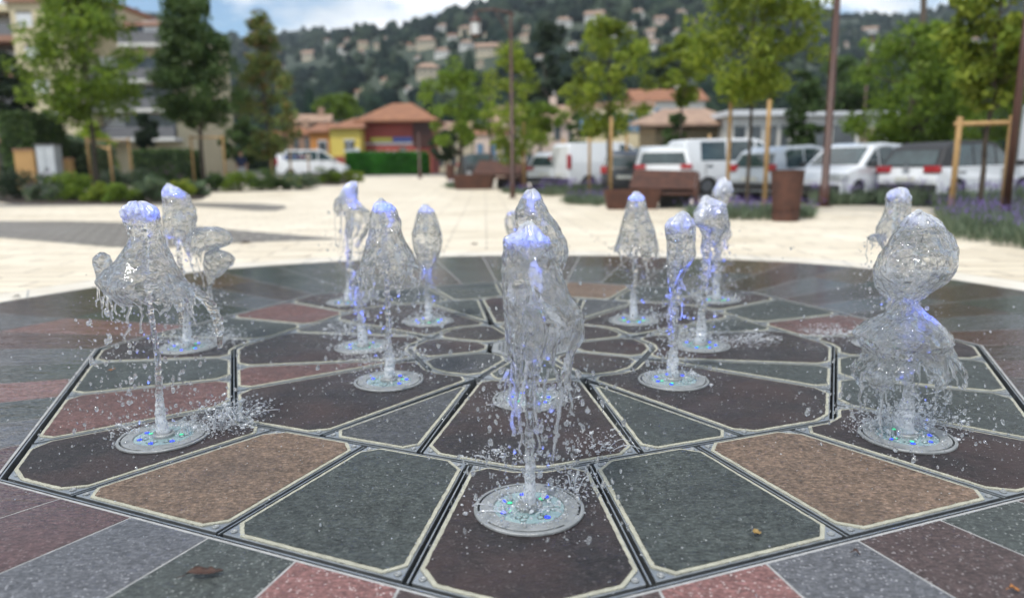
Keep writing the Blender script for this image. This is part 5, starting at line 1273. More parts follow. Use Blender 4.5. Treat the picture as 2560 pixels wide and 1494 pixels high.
# ------------------------------------------------------------------ the person behind the left bed
def person(p, rz, H=1.76):
    root = empty('person', p, 'person in a navy shirt and pale trousers standing behind the left planting bed', 'person', None, rz); k = H/1.76
    J = {'pelvis':(0,0,.93),'belly':(0,.0,1.08),'chest':(0,0,1.28),'neck0':(0,.01,1.45),'neck1':(0,-.005,1.53),'head0':(0,-.015,1.60),'head1':(0,-.012,1.70)}
    rad = {'pelvis':.135,'belly':.125,'chest':.15,'neck0':.075,'neck1':.055,'head0':.085,'head1':.088}
    E = [('pelvis','belly'),('belly','chest'),('chest','neck0'),('neck0','neck1'),('neck1','head0'),('head0','head1')]
    for s, n in ((-1,'l'),(1,'r')):
        for nm, co, r_ in (('sh',(s*.17,0,1.41),.065),('el',(s*.25,.03,1.13),.045),('wr',(s*.24,-.09,.90),.03),('pa',(s*.235,-.12,.83),.036),('hip',(s*.09,0,.86),.10),('kn',(s*.11,-.015,.48),.065),('an',(s*.115,.02,.085),.042),('to',(s*.13,-.15,.04),.035)): J[nm+n] = co; rad[nm+n] = r_
        E += [('chest','sh'+n),('sh'+n,'el'+n),('el'+n,'wr'+n),('wr'+n,'pa'+n),('pelvis','hip'+n),('hip'+n,'kn'+n),('kn'+n,'an'+n),('an'+n,'to'+n)]
        for i, dx in enumerate((-.026,-.009,.009,.026)):
            L_ = (.065,.075,.07,.055)[i]
            for j in range(2): J['f%d%d%s' % (i,j,n)] = (s*.235+dx*.8, -.125-.018*(j+1)-.01*j, .80-L_*(j+1)/2); rad['f%d%d%s' % (i,j,n)] = .0085
            E += [('pa'+n,'f%d0%s' % (i,n)),('f%d0%s' % (i,n),'f%d1%s' % (i,n))]
        J['th'+n] = (s*.20,-.15,.815); rad['th'+n] = .0095; J['ti'+n] = (s*.185,-.168,.785); rad['ti'+n] = .008; E += [('pa'+n,'th'+n),('th'+n,'ti'+n)]
    def skin(keys, name, mat, grow=0.0, par=root):
        ks = list(keys); ix = {q: i for i, q in enumerate(ks)}
        me = bpy.data.meshes.new(name); me.from_pydata([Vector(J[q])*k for q in ks], [(ix[a], ix[b]) for a, b in E if a in ix and b in ix], [])
        o = link(name, me, M[mat], par); o.modifiers.new('skin', 'SKIN'); 
        if not me.skin_vertices: me.attributes  # layer is made with the modifier
        for q in ks:
            sv = me.skin_vertices[0].data[ix[q]]; sv.radius = ((rad[q]+grow)*k,)*2; sv.use_root = (q == ks[0])
        m_ = o.modifiers.new('sub', 'SUBSURF'); m_.levels = 2; m_.render_levels = 2; return o
    import bpy as _b
    def ensure(me): 
        bm = bmesh.new(); bm.from_mesh(me); bm.verts.layers.skin.verify(); bm.to_mesh(me); bm.free()
    def skin2(keys, name, mat, grow=0.0, par=root):
        ks = list(keys); ix = {q: i for i, q in enumerate(ks)}
        me = bpy.data.meshes.new(name); me.from_pydata([Vector(J[q])*k for q in ks], [(ix[a], ix[b]) for a, b in E if a in ix and b in ix], [])
        ensure(me)
        for q in ks:
            sv = me.skin_vertices[0].data[ix[q]]; sv.radius = ((rad[q]+grow)*k,)*2; sv.use_root = (q == ks[0])
        o = link(name, me, M[mat], par); m_ = o.modifiers.new('skin', 'SKIN'); m_.use_smooth_shade = True
        m_ = o.modifiers.new('sub', 'SUBSURF'); m_.levels = 1; m_.render_levels = 2; return o
    body = skin2(J.keys(), 'body', 'skin')
    skin2(['belly','pelvis','chest','neck0','shl','ell','shr','elr'], 'shirt', 'shirt', .014)
    skin2(['pelvis','hipl','knl','anl','hipr','knr','anr'], 'trousers', 'trousers', .016)
    V0, F0 = ico(3); Vh = V0*np.array([.098,.108,.10])+np.array([0,.008,1.70]); keep = F0[[not (V0[f].mean(0)[1] < -.25 and V0[f].mean(0)[2] < .45) and V0[f].mean(0)[2] > -.45 for f in F0]]
    link('hair', np_mesh('hair', Vh*k, keep, True), M['hair'], root)
    mb = MB()
    mb.add([(x_*k, y_*k, z_*k) for x_, y_, z_ in [(-.012,-.098,1.615),(.012,-.098,1.615),(0,-.122,1.612),(0,-.098,1.66)]], [(0,1,2),(1,3,2),(3,0,2),(0,3,1)]); mb.build('nose', M['skin'], root, True)
    for s in (-1, 1):
        mb = MB(); mb.lathe([(0,-.010),(.009,-.004),(.010,.0),(.009,.004),(0,.010)], 10, (s*.032*k, -.088*k, 1.665*k)); mb.build('eye', M['black'], root)
        mb = MB(); mb.lathe([(0,-.03),(.012,-.02),(.014,.01),(0,.03)], 8, (s*.088*k, .0, 1.645*k)); mb.build('ear', M['skin'], root, True)
    mb = MB(); mb.box(-.022*k, .022*k, -.101*k, -.085*k, 1.575*k, 1.583*k); mb.build('mouth', M['redlamp'], root)
p = atd(597, 440, 37); p.z = hz(p.x, 37); person(p, R(20))
# ------------------------------------------------------------------ houses along the street
def frame(u0, u1, vtop, Y):                    # width and height of a facade seen between two columns of the photo
    a, b = at(u0, 400, Y), at(u1, 400, Y); zt = at((u0+u1)/2, vtop, Y).z; z0 = hz(a.x, Y); return (a.x+b.x)/2, b.x-a.x, zt-z0, z0
def D(*a): return [q*K for q in a]
# red house
u0, u1, ve = D(900, 1064, 296); cx, W, H, z0 = frame(u0, u1, ve, 66)
root = empty('red_house', (cx, 69.2, z0), 'brick red house with a wide terracotta hipped roof and blue sign band', 'house')
mb = MB(); mb.box(-W/2, W/2, -3.2, 3.2, -.3, H); mb.build('wall', M['redwall'], root)
mb = MB(); e = .75; mb.add([(-W/2-e,-3.2-e,H),(W/2+e,-3.2-e,H),(W/2+e,3.9,H),(-W/2-e,3.9,H),(-.9,0,H+1.75),(.9,0,H+1.75),(-W/2-e,-3.95,H-.18),(W/2+e,-3.95,H-.18),(W/2+e,3.9,H-.18),(-W/2-e,3.9,H-.18)], [(0,1,5,4),(2,3,4,5),(1,2,5),(3,0,4),(0,6,7,1),(1,7,8,2),(2,8,9,3),(3,9,6,0),(9,8,7,6)]); mb.build('roof', M['terra'], root)
zs = lambda v: at((u0+u1)/2, v, 66).z-z0
xs = lambda u: at(u, 400, 66).x-cx
mb = MB(); mb.box(xs(928), xs(982), -3.28, -3.21, zs(354), zs(344)); mb.build('sign', M['limesign'], root)
mb = MB(); mb.box(xs(985), xs(1032), -3.28, -3.21, zs(355), zs(343)); mb.build('sign', M['bluesign'], root)
mb = MB(); mb.box(-W/2-.02, W*.28, -3.27, -3.205, zs(361), zs(357)); mb.build('string_course', M['cabinet'], root)
mb = MB(); mb.box(-W/2+.3, W*.3, -3.6, -3.22, zs(384), zs(378)); mb.build('awning', M['shutter'], root)
mb = MB()
for i in range(11): z = zs(365)+i*(zs(302)-zs(365))/10; mb.box(xs(1035), xs(1082), -3.36, -3.24, z-.08, z+.1)
mb.build('louvre_screen', M['browncoat'], root)
mb = MB(); mb.box(xs(1000), xs(1016), -3.26, -3.19, zs(378)-.9, zs(368)); mb.build('door', M['darkrec'], root)
# yellow house
u0, u1, ve = D(815, 889, 316); cx, W, H, z0 = frame(u0, u1, ve, 64)
root = empty('yellow_house', (cx, 66.6, z0), 'yellow house with a red base and brown tiled roof left of the red house', 'house')
mb = MB(); mb.box(-W/2, W/2, -2.6, 2.6, 1.0, H); mb.build('wall', M['yellow'], root)
mb = MB(); mb.box(-W/2-.02, W/2+.02, -2.63, 2.6, -.3, 1.6); mb.build('base_band', M['redwall'], root)
mb = MB(); e = .4; mb.add([(-W/2-e,-3,H),(W/2+e,-3,H),(W/2+e,3,H),(-W/2-e,3,H),(W*.1,0,H+1.0),(W/2,0,H+1.0)], [(0,1,5,4),(2,3,4,5),(1,2,5),(3,0,4),(3,2,1,0)]); mb.build('roof', M['terra'], root)
mb = MB(); mb.box(-.05, .75, -2.68, -2.58, H*.52, H*.74); w_ = mb.build('window', M['window'], root); mb = MB(); mb.box(-.13, .83, -2.70, -2.64, H*.50, H*.54); mb.box(-.13, .83, -2.70, -2.64, H*.735, H*.765); mb.box(.32, .38, -2.71, -2.65, H*.54, H*.74); mb.build('window_frame', M['shutter'], w_)
mb = MB(); mb.box(W/2-.75, W/2-.1, -2.68, -2.60, .2, 2.3); mb.build('door', M['shutter'], root)
# orange house
u0, u1, ve = D(765, 814, 326); cx, W, H, z0 = frame(u0, u1, ve, 67)
root = empty('orange_house', (cx, 69, z0), 'small orange house between the yellow house and the tiled roofs', 'house')
mb = MB(); mb.box(-W/2, W/2, -2, 2, -.3, H); mb.build('wall', M['orange'], root)
mb = MB(); mb.add([(-W/2-.2,-2.3,H),(W/2+.1,-2.3,H),(W/2+.1,2.3,H+.9),(-W/2-.2,2.3,H+.9),(-W/2-.2,-2.3,H+.12),(W/2+.1,-2.3,H+.12),(W/2+.1,2.3,H+1.05),(-W/2-.2,2.3,H+1.05)], [(0,3,2,1),(4,5,6,7),(0,1,5,4),(1,2,6,5),(2,3,7,6),(3,0,4,7)]); mb.build('roof', M['terra'], root)
mb = MB(); mb.box(-.1, .6, -2.06, -1.98, H*.42, H*.78); w_ = mb.build('window', M['window'], root); mb = MB(); mb.box(-.18, -.1, -2.07, -2.01, H*.4, H*.8); mb.box(.6, .68, -2.07, -2.01, H*.4, H*.8); mb.box(-.18, .68, -2.07, -2.01, H*.78, H*.82); mb.build('window_frame', M['shutter'], w_)
# tiled roofs further left
for i, (ua, ub, ve, vr, Y, wl, rf, lab) in enumerate([(722, 812, 300, 262, 78, 'terrapale', 'terrapale', 'weathered house with stepped tiled roof behind the brownish conical tree'), (688, 770, 330, 300, 72, 'terrapale', 'terra', 'low terracotta roofed house half hidden by the brownish conical tree'),
      (1066, 1160, 320, 290, 84, 'beige', 'terrapale', 'beige house just right of the red house, behind the small round tree')]):
    u0, u1, v = D(ua, ub, ve); cx, W, H, z0 = frame(u0, u1, v, Y); root = empty('town_house', (cx, Y+W*.3, z0), lab, 'house', None, .1)
    house_parts(root, W, W*.6, H, wl, rf, 'gable' if i != 1 else 'hip', 'window', 2, 3)
# right side of the street
u0, u1, v = D(1166, 1262, 330); cx, W, H, z0 = frame(u0, u1, v, 48); root = empty('pink_house', (cx, 50.5, z0), 'low pale pink house with terracotta roof edge left of the cargo van', 'house')
house_parts(root, W, 5, H, 'pinkwall', 'terra', 'gable', 'bluesh', 1, 3)
u0, u1, v = D(1424, 1606, 262); cx, W, H, z0 = frame(u0, u1, v, 50); root = empty('beige_house', (cx, 53, z0), 'two storey beige house with blue shutters behind the cargo van', 'house')
house_parts(root, W, 5.4, H, 'cream', 'terrapale', 'flat', 'window', 2, 4, shut='bluesh')
u0, u1, v = D(1216, 1424, 300); cx, W, H, z0 = frame(u0, u1, v, 62); root = empty('long_house', (cx, 65, z0), 'long pale house behind the left young trees', 'house')
house_parts(root, W, 5.4, H, 'pinkwall', 'terrapale', 'gable', 'window', 2, 6)
u0, u1, v = D(1566, 1730, 248); cx, W, H, z0 = frame(u0, u1, v, 60); root = empty('tiled_house', (cx, 63, z0), 'wide pale house with red tiled roof above the stone house', 'house')
house_parts(root, W, 6, H, 'white', 'terra', 'gable', 'bluesh', 2, 5)
u0, u1, v = D(1600, 1800, 292); cx, W, H, z0 = frame(u0, u1, v, 42); root = empty('stone_house', (cx, 45, z0), 'rough stone house under a broad low brown roof behind the white vans', 'house')
mb = MB(); mb.box(-W/2+.4, W/2-.3, -2.2, 3, -.3, H); mb.build('wall', M['stonewall'], root)
mb = MB(); e = .5; mb.add([(-W/2-e,-3,H-.25),(W/2+e,-3,H-.25),(W/2+e,3.5,H),(-W/2-e,3.5,H),(-1.0,.2,H+.8),(1.6,.2,H+.8),(-W/2-e,-3,H-.4),(W/2+e,-3,H-.4)], [(0,1,5,4),(2,3,4,5),(1,2,5),(3,0,4),(0,6,7,1)]); mb.build('roof', M['terrapale'], root)
mb = MB(); mb.box(-W/2-.4, W/2+.4, -2.9, -2.2, H-.5, H-.3); mb.build('eaves_beam', M['bark'], root)
for x in (-W*.22, W*.08, W*.3): mb = MB(); mb.box(x-.5, x+.5, -2.28, -2.15, .9, 2.1); mb.build('window', M['window'], root)
u0, u1, v = D(1800, 1966, 284); cx, W, H, z0 = frame(u0, u1, v, 40); root = empty('white_building', (cx, 42, z0), 'low white flat roofed building with grey window bays behind the silver car', 'building')
mb = MB(); mb.box(-W/2, W/2, -1.5, 3, -.3, H); mb.build('wall', M['white'], root)
mb = MB(); mb.box(-W/2-.3, W/2+.3, -1.9, 3.2, H, H+.3); mb.build('roof', M['shutter'], root)
for i in range(4): mb = MB(); x = -W/2+W*(i+.6)/4.3; mb.box(x-.3, x+.33, -1.57, -1.47, .8, H*.84); mb.build('window', M['window'], root)
u0, u1, v = D(1980, 2215, 282); cx, W, H, z0 = frame(u0, u1, v, 38); root = empty('white_building', (cx, 40, z0), 'long white building with glazed front behind the big dark tree', 'building')
mb = MB(); mb.box(-W/2, W/2, -1.2, 3, -.3, H); mb.build('wall', M['white'], root)
mb = MB(); mb.box(-W/2-.2, W/2+.2, -1.5, 3.2, H, H+.2); mb.build('roof', M['shutter'], root)
for x0, x1 in ((-W*.4, -W*.2), (-W*.15, W*.08)): mb = MB(); mb.box(x0, x1, -1.27, -1.17, .7, H*.86); mb.build('window', M['window'], root)
mb = MB(); mb.box(W*.13, W*.30, -1.3, -1.15, 0, H*.8); mb.build('stone_panel', M['stonewall'], root)
# white box truck at the right edge
p = at(2553, 420, 19); root = empty('box_truck', (p.x+2.5, 19.4, hz(p.x, 19)), 'white box truck cut off by the right edge of the photo', 'truck')
mb = MB(); mb.box(-1.6, 2.6, -1.0, 1.1, .75, 2.55); mb.build('cargo_box', M['carwhite'], root, bevel=.03)
mb = MB(); mb.prism([(2.63,.5),(4.2,.5),(4.2,1.2),(3.85,2.1),(2.63,2.1)], -.95, .95, Matrix.Rotation(PI/2, 4, 'X')); mb.build('cab', M['carwhite'], root, bevel=.03)
for x in (-.6, 3.4):
    for y in (-.9, .95):
        mb = MB(); mb.tube([(x, y-.12, .38), (x, y+.12, .38)], .38, 20); mb.build('wheel', M['tyre'], root)
mb = MB(); mb.box(-1.55, 4.1, -.8, .9, .45, .74); mb.build('chassis', M['black'], root)
mb = MB(); mb.box(-1.66, -1.58, -.9, -.7, .85, 1.15); mb.build('tail_light', M['redlamp'], root)

# apartment block at the left
Y = 60; x = lambda u, y=Y: at(u*K, 300, y).x; zz = lambda u, v, y=Y: at(u*K, v*K, y).z
z0 = hz(0, 60); xa, xb = x(58), x(206)
root = empty('apartment_building', ((xa+xb)/2, 66, z0), 'cream apartment building with white shutters and recessed balconies at the left', 'apartment building')
ox, oy = root.location.x, root.location.y
top = zz(130, 6)-z0
mb = MB(); mb.box(xa-ox, xb-ox, -6, 8, -.5, top); mb.build('wall', M['cream'], root)
mb = MB(); mb.box(xa-ox-.3, xb-ox+.3, -6.3, 8.2, top, top+.35); mb.build('roof', M['terraband'], root)
for u, v in ((91, 47), (103, 131), (113, 212), (124, 290), (80, -38)):
    cxw, czw = x(u)-ox, zz(u, v)-z0
    mb = MB(); mb.box(cxw-.62, cxw+.62, -6.05, -5.94, czw-.6, czw+.6); w_ = mb.build('window', M['shutter'], root)
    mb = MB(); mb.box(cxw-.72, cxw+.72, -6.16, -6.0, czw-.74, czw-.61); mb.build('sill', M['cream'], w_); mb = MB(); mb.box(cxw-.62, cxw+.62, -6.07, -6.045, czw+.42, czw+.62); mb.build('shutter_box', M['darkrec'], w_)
xl = x(-330)
mb = MB(); mb.box(xl-ox, xa-ox-.05, -4.0, 8, -.5, zz(20, 14)-z0); mb.build('balcony_wall', M['darkrec'], root)  # wall colour darkened to stand for the shade of the recess
mb = MB(); mb.box(xl-ox-.2, xa-ox+.05, -6.0, -3.9, zz(20, 28)-z0, zz(20, 10)-z0); mb.build('cornice', M['cream'], root)
for v in (92, 178, 262, 340):
    zc = zz(20, v)-z0
    mb = MB(); mb.box(xl-ox, xa-ox-.06, -5.9, -4.0, zc-.28, zc+.18); b_ = mb.build('balcony', M['terraband'], root)
    mb = MB(); mb.box(xl-ox, xa-ox-.1, -5.85, -5.8, zc+.19, zc+1.05); mb.build('railing', M['rail'], b_)
    mb = MB(); mb.box(xa-ox-5.2, xa-ox-.9, -4.06, -3.98, zc+.3, zc+1.9); mb.build('window', M['shutter'], root)
# the set-back wing with long balconies
xr = x(455, 64)
tops = [(206, 258, 12), (258, 330, 22), (330, 455, 66)]
for ua, ub, vt in tops:
    a_, b_ = x(ua, 63)-ox+.05, x(ub, 63)-ox; t_ = zz(ua, vt, 63)-z0
    mb = MB(); mb.box(a_, b_-.02, -3.0, 8, -.5, t_); mb.build('wing_wall', M['cream'], root)
    mb = MB(); mb.box(a_, b_+.2, -3.4, 8, t_+.01, t_+.3); mb.build('wing_roof', M['terraband'], root)
for ua, ub, v in ((212, 330, 70), (330, 450, 118), (212, 450, 205), (212, 450, 275), (212, 450, 345)):
    a_, b_ = x(ua, 63)-ox+.1, x(ub, 63)-ox-.1; zc = zz(320, v, 63)-z0
    mb = MB(); mb.box(a_, b_, -4.6, -3.0, zc-.15, zc+.12); bal = mb.build('balcony', M['white'], root)
    mb = MB(); mb.box(a_, b_, -4.58, -4.52, zc+.13, zc+1.0); mb.build('railing', M['rail'], bal)
    mb = MB(); mb.box(a_+.5, b_-.5, -3.08, -2.98, zc+.2, zc+2.1); mb.build('window', M['window'], root)
    mb = MB(); mb.box(a_+1.5, a_+3.2, -3.12, -3.03, zc+.2, zc+2.1); mb.build('shutter', M['shutter'], root)

# ------------------------------------------------------------------ hedges, walls and boxes at the left
def lbox(u0, u1, vt, vb, Y, dep): a, b = at(u0*K, vb*K, Y), at(u1*K, vb*K, Y); return a.x, b.x, Y, Y+dep, hz(a.x, Y), at(u0*K, vt*K, Y).z
leafbox('hedge', *lbox(10, 92, 282, 420, 33, 2.5), 'leafdark', 'tall clipped dark green hedge at the far left, taller than the sloping hedge', 31, .09, 8000)
leafbox('hedge', *lbox(90, 232, 322, 430, 36, 2), 'leafgrey', 'clipped grey green hedge sloping down behind the grey cabinet', 32, .09, 8000, taper=.25)
leafbox('hedge', *lbox(858, 1046, 378, 420, 56, 1.2), 'hedgebright', 'bright green hedge in front of the red house', 33, .10, 12000)
leafbox('hedge', *lbox(330, 470, 372, 430, 44, 1.5), 'leafdark', 'low dark hedge between the two staked trees at the left', 34, .09, 5000)
def simple_cabinet():
    x0, x1, y0, y1, z0, z1 = lbox(95, 141, 358, 430, 31, .5); root = empty('utility_cabinet', ((x0+x1)/2, y0, z0), 'light grey utility cabinet between the ochre walls at the left', 'cabinet')
    w = (x1-x0)/2; h = z1-z0; mb = MB(); mb.box(-w, w, 0, .5, 0, h); mb.build('body', M['cabinet'], root, bevel=.015)
    for s in (-1, 1): mb = MB(); mb.box(min(0, s*w)+.02, max(0, s*w)-.02, -.025, .01, .08, h-.08); d_ = mb.build('door', M['cabinet'], root, bevel=.006); mb = MB(); mb.box(s*.06-.012, s*.06+.012, -.05, -.02, h*.45, h*.55); mb.build('handle', M['black'], d_)
    mb = MB(); mb.box(-w-.04, w+.04, -.05, .54, h, h+.05); mb.build('cap', M['rail'], root)
simple_cabinet()
for u0, u1, vt, lab in ((40, 88, 370, 'short ochre wall left of the grey cabinet'), (142, 176, 392, 'low ochre wall right of the grey cabinet')):
    x0, x1, y0, y1, z0, z1 = lbox(u0, u1, vt, 430, 31.5, .3); root = empty('garden_wall', ((x0+x1)/2, y0, z0), lab, 'wall'); w = (x1-x0)/2
    mb = MB(); mb.box(-w, w, 0, .3, -.05, z1-z0); mb.build('masonry', M['ochrewall'], root); mb = MB(); mb.box(-w-.03, w+.03, -.04, .34, z1-z0, z1-z0+.06); mb.build('coping', M['terraband'], root)

# ------------------------------------------------------------------ vehicles
def rounded_loft(mb, prof, ys, shape):
    """profile in x,z swept across y; shape(x, z, s) gives the loop for station s"""
    n = len(prof); vs = []; fs = []
    for s, ins in ys:
        cxp = sum(p[0] for p in prof)/n; czp = sum(p[1] for p in prof)/n
        for x_, z_ in prof:
            dx, dz = x_-cxp, z_-czp; L = math.hypot(dx, dz)+1e-6; k = max(0, 1-ins/L)
            vs.append(shape(cxp+dx*k, czp+dz*k, s))
    m = len(ys)
    for i in range(m-1):
        for j in range(n): fs.append((i*n+j, (i+1)*n+j, (i+1)*n+(j+1) % n, i*n+(j+1) % n))
    fs += [tuple(range(n)), tuple(range((m-1)*n+n-1, (m-1)*n-1, -1))]
    mb.add(vs, fs)
def arch(cx_, r, zb, n=9): return [(cx_-r*math.cos(PI*i/n), zb+max(0, r*math.sin(PI*i/n))) for i in range(n+1)]
def vehicle(name, label, cat, loc, heading, paint, L, W, H, belt, low, cabin, wb, rw=.31, roof=None, side=True, rear_win=True, decals=None, rearlamp=(.66, .16, .30), plate=True, group=None):
    """forward is +x. low: top outline of the lower body from the tail to the nose; cabin: outline of the glasshouse from tail to nose"""
    root = empty(name, loc, label, cat, group, heading)
    xr, xf = -wb/2-.02, wb/2; zb = .26; R_ = rw+.05
    under = [low[0]]+list(low[1:])
    prof = list(low)+[(low[-1][0], zb)]+[(p[0], p[1]) for p in reversed(arch(xf, R_, zb))]+[(p[0], p[1]) for p in reversed(arch(xr, R_, zb))]+[(low[0][0], zb)]
    hw = W/2
    mb = MB(); rounded_loft(mb, prof, [(-hw, .05), (-hw+.015, .025), (-hw+.06, 0), (hw-.06, 0), (hw-.015, .025), (hw, .05)], lambda x_, z_, s: (x_, s*(1-.06*max(0, abs(x_)/(L/2)-.72)/.28), z_))
    mb.build('body', M[paint], root, False, bevel=.02)
    zt = max(p[1] for p in cabin); zb2 = cabin[0][1]
    tum = lambda z_: 1-.17*max(0, z_-zb2)/(zt-zb2)
    chw = hw-.05
    mb = MB(); rounded_loft(mb, cabin, [(-1, .035), (-.96, .0), (.96, 0), (1, .035)], lambda x_, z_, s: (x_, s*chw*tum(z_), z_))
    mb.build('cabin', M[roof or paint], root, bevel=.02)
    # glass
    def at_side(x_, z_, s, off=.008): return (x_, s*(chw*tum(z_)+off), z_)
    rise = cabin[:]; # find roofline function
    def roofz(x_):
        for (a, za), (b, zb_) in zip(cabin, cabin[1:]):
            if a <= x_ <= b: return za+(zb_-za)*(x_-a)/(b-a+1e-9)
        return zb2
    xa_, xb_ = cabin[0][0], cabin[-1][0]
    cuts = ([xa_+.16*(xb_-xa_), xa_+.42*(xb_-xa_), xa_+.70*(xb_-xa_), xb_-.10] if side is True else [xa_+.62*(xb_-xa_), xb_-.12])
    for s in (-1, 1):
        for a, b in zip(cuts, cuts[1:]):
            a2, b2 = a+.035, b-.035; top = []; m = 6
            for i in range(m+1):
                xx = a2+(b2-a2)*i/m; top.append((xx, max(zb2+.05, min(roofz(xx)-.09, zt-.10))))
            vs = [at_side(a2, zb2+.04, s), at_side(b2, zb2+.04, s)]+[at_side(*q, s) for q in reversed(top)]
            mb = MB(); mb.add(vs, [tuple(range(len(vs)))]); g_ = mb.build('side_window', M['glass'], root)
    # windscreen and rear window lie on the front and rear faces of the glasshouse
    def slanted(p0, p1, name, f0=.10, f1=.90, off=.02, wv=.82):
        d = Vector((p1[0]-p0[0], 0, p1[1]-p0[1])); nrm = Vector((-d.z, 0, d.x)).normalized()*off
        if name == 'rear_window': nrm = -nrm if nrm.x > 0 else nrm
        else: nrm = -nrm if nrm.x < 0 else nrm
        a = Vector((p0[0], 0, p0[1]))+d*f0+nrm; b = Vector((p0[0], 0, p0[1]))+d*f1+nrm
        vs = [(a.x, -chw*tum(a.z)*wv-.03, a.z), (a.x, chw*tum(a.z)*wv+.03, a.z), (b.x, chw*tum(b.z)*wv, b.z), (b.x, -chw*tum(b.z)*wv, b.z)]
        mb = MB(); mb.add(vs, [(0,1,2,3)]); return mb.build(name, M['glass'], root)
    slanted(cabin[-1], cabin[-2], 'windscreen')
    if rear_win: slanted(cabin[0], cabin[1], 'rear_window', .12, .86)
    # wheels
    for xw in (xr, xf):
        for s in (-1, 1):
            mb = MB(); y_ = s*(hw-.11); mb.tube([(xw, y_-.1, rw), (xw, y_-.085, rw), (xw, y_+.085, rw), (xw, y_+.1, rw)], [rw*.93, rw, rw, rw*.93], 24); wl = mb.build('wheel', M['tyre'], root)
            mb = MB(); yo = s*(hw-.005); mb.tube([(xw, yo-s*.04, rw), (xw, yo, rw)], [rw*.62, rw*.58], 20); mb.build('rim', M['alloy'], wl)
            mb = MB(); mb.tube([(xw, s*(hw-.40), zb+.04), (xw, s*(hw-.03), zb+.04)], R_*.97, 20); mb.build('wheel_arch', M['black'], root)
    mb = MB(); mb.box(low[0][0]+.2, low[-1][0]-.2, -hw+.12, hw-.12, .17, .30); mb.build('underbody', M['black'], root)
    # bumpers
    mb = MB(); mb.box(low[0][0]-.05, low[0][0]+.1, -hw*.93, hw*.93, .30, .50); mb.build('bumper', M['black'], root, bevel=.03)
    mb = MB(); mb.box(low[-1][0]-.1, low[-1][0]+.05, -hw*.9, hw*.9, .27, .48); mb.build('bumper', M['black'], root, bevel=.03)
    # lamps
    z1, hh, wl_ = rearlamp; xt = min(p[0] for p in low)
    for s in (-1, 1):
        mb = MB(); mb.box(xt-.012, xt+.14, s*(hw-.02)-(wl_ if s > 0 else 0), s*(hw-.02)+(wl_ if s < 0 else 0), z1+.12, z1+.12+hh); mb.build('tail_light', M['redlamp'], root, bevel=.03)
        xn = low[-1][0]; mb = MB(); mb.box(xn-.34, xn+.005, s*(hw-.03)-(.34 if s > 0 else 0), s*(hw-.03)+(.34 if s < 0 else 0), .58, .76); mb.build('headlight', M['headlamp'], root, bevel=.03)
        xm = cabin[-1][0]-.25; mb = MB(); mb.box(xm-.06, xm+.06, s*(hw+.03)-(.0 if s > 0 else .17), s*(hw+.03)+(.17 if s > 0 else 0), zb2+.03, zb2+.17); mb.build('wing_mirror', M['black'], root, bevel=.02)
        for xd in (cuts[0]+.25, cuts[-2]+.2) if side is True else (cuts[0]+.2,):
            mb = MB(); mb.box(xd, xd+.17, s*hw-.012, s*hw+.02, zb2-.12, zb2-.09); mb.build('door_handle', M['black'], root)
            mb = MB(); mb.box(xd-.07, xd-.06, s*hw-.012, s*hw+.002, .36, zb2-.01); mb.build('door_seam', M['black'], root)
    if plate:
        mb = MB(); mb.box(xt-.03, xt-.005, -.26, .26, .56, .67); mb.build('number_plate', M['plate'], root)
    return root, xt, hw
HATCH_LOW = [(-1.98,.34),(-2.0,.62),(-1.93,.90),(.95,.94),(1.35,.90),(1.80,.78),(1.98,.62),(2.0,.34)]
HATCH_CAB = [(-1.94,.88),(-1.62,1.36),(-1.25,1.50),(-.2,1.545),(.28,1.47),(1.08,.92)]
SUV_LOW = [(-2.1,.38),(-2.13,.7),(-2.06,1.0),(1.0,1.03),(1.5,.97),(1.95,.84),(2.1,.66),(2.12,.38)]
SUV_CAB = [(-2.08,.98),(-1.85,1.46),(-1.5,1.60),(-.2,1.65),(.25,1.57),(1.05,1.01)]
VAN_LOW = [(-2.2,.36),(-2.22,.7),(-2.2,1.12),(1.2,1.12),(1.65,1.02),(2.08,.86),(2.2,.6),(2.2,.36)]
VAN_CAB = [(-2.2,1.10),(-2.13,1.72),(-2.0,1.83),(.25,1.87),(.55,1.80),(1.42,1.10)]
BIG_LOW = [(-2.5,.4),(-2.52,.8),(-2.5,1.16),(1.35,1.16),(1.9,1.02),(2.4,.82),(2.52,.6),(2.52,.4)]
BIG_CAB = [(-2.5,1.14),(-2.42,1.80),(-2.28,1.93),(.55,1.95),(.85,1.88),(1.75,1.14)]
def place(u, Y): p = at(u*K, 420, Y); return (p.x, Y, hz(p.x, Y)+.004)
def face(deg): return R(90-deg)                # deg: clockwise from straight away
car1, xt, hw = vehicle('parked_car', 'white hatchback with dark roof and round red tail lamps seen from behind at the right', 'car', place(2362, 18.8), face(66), 'carwhite', 4.0, 1.75, 1.55, .9, HATCH_LOW, HATCH_CAB, 2.54, .33, roof='black', rearlamp=(.64, .17, .40))
mb = MB()
for z_ in (.80, .86): mb.add([(xt+.02,-.09,z_),(xt+.015,0,z_+.05),(xt+.02,.09,z_),(xt+.02,.09,z_+.03),(xt+.015,0,z_+.08),(xt+.02,-.09,z_+.03),(xt-.02,-.09,z_),(xt-.025,0,z_+.05),(xt-.02,.09,z_),(xt-.02,.09,z_+.03),(xt-.025,0,z_+.08),(xt-.02,-.09,z_+.03)], [(6,7,10,11),(7,8,9,10),(0,1,7,6),(1,2,8,7),(3,4,10,9),(4,5,11,10)])
mb.build('emblem', M['alloy'], car1)
vehicle('parked_car', 'white car with its bonnet towards the plaza, right of the tall brown post', 'car', place(2100, 19.8), face(234), 'carwhite', 4.0, 1.72, 1.54, .9, HATCH_LOW, HATCH_CAB, 2.5, .31)
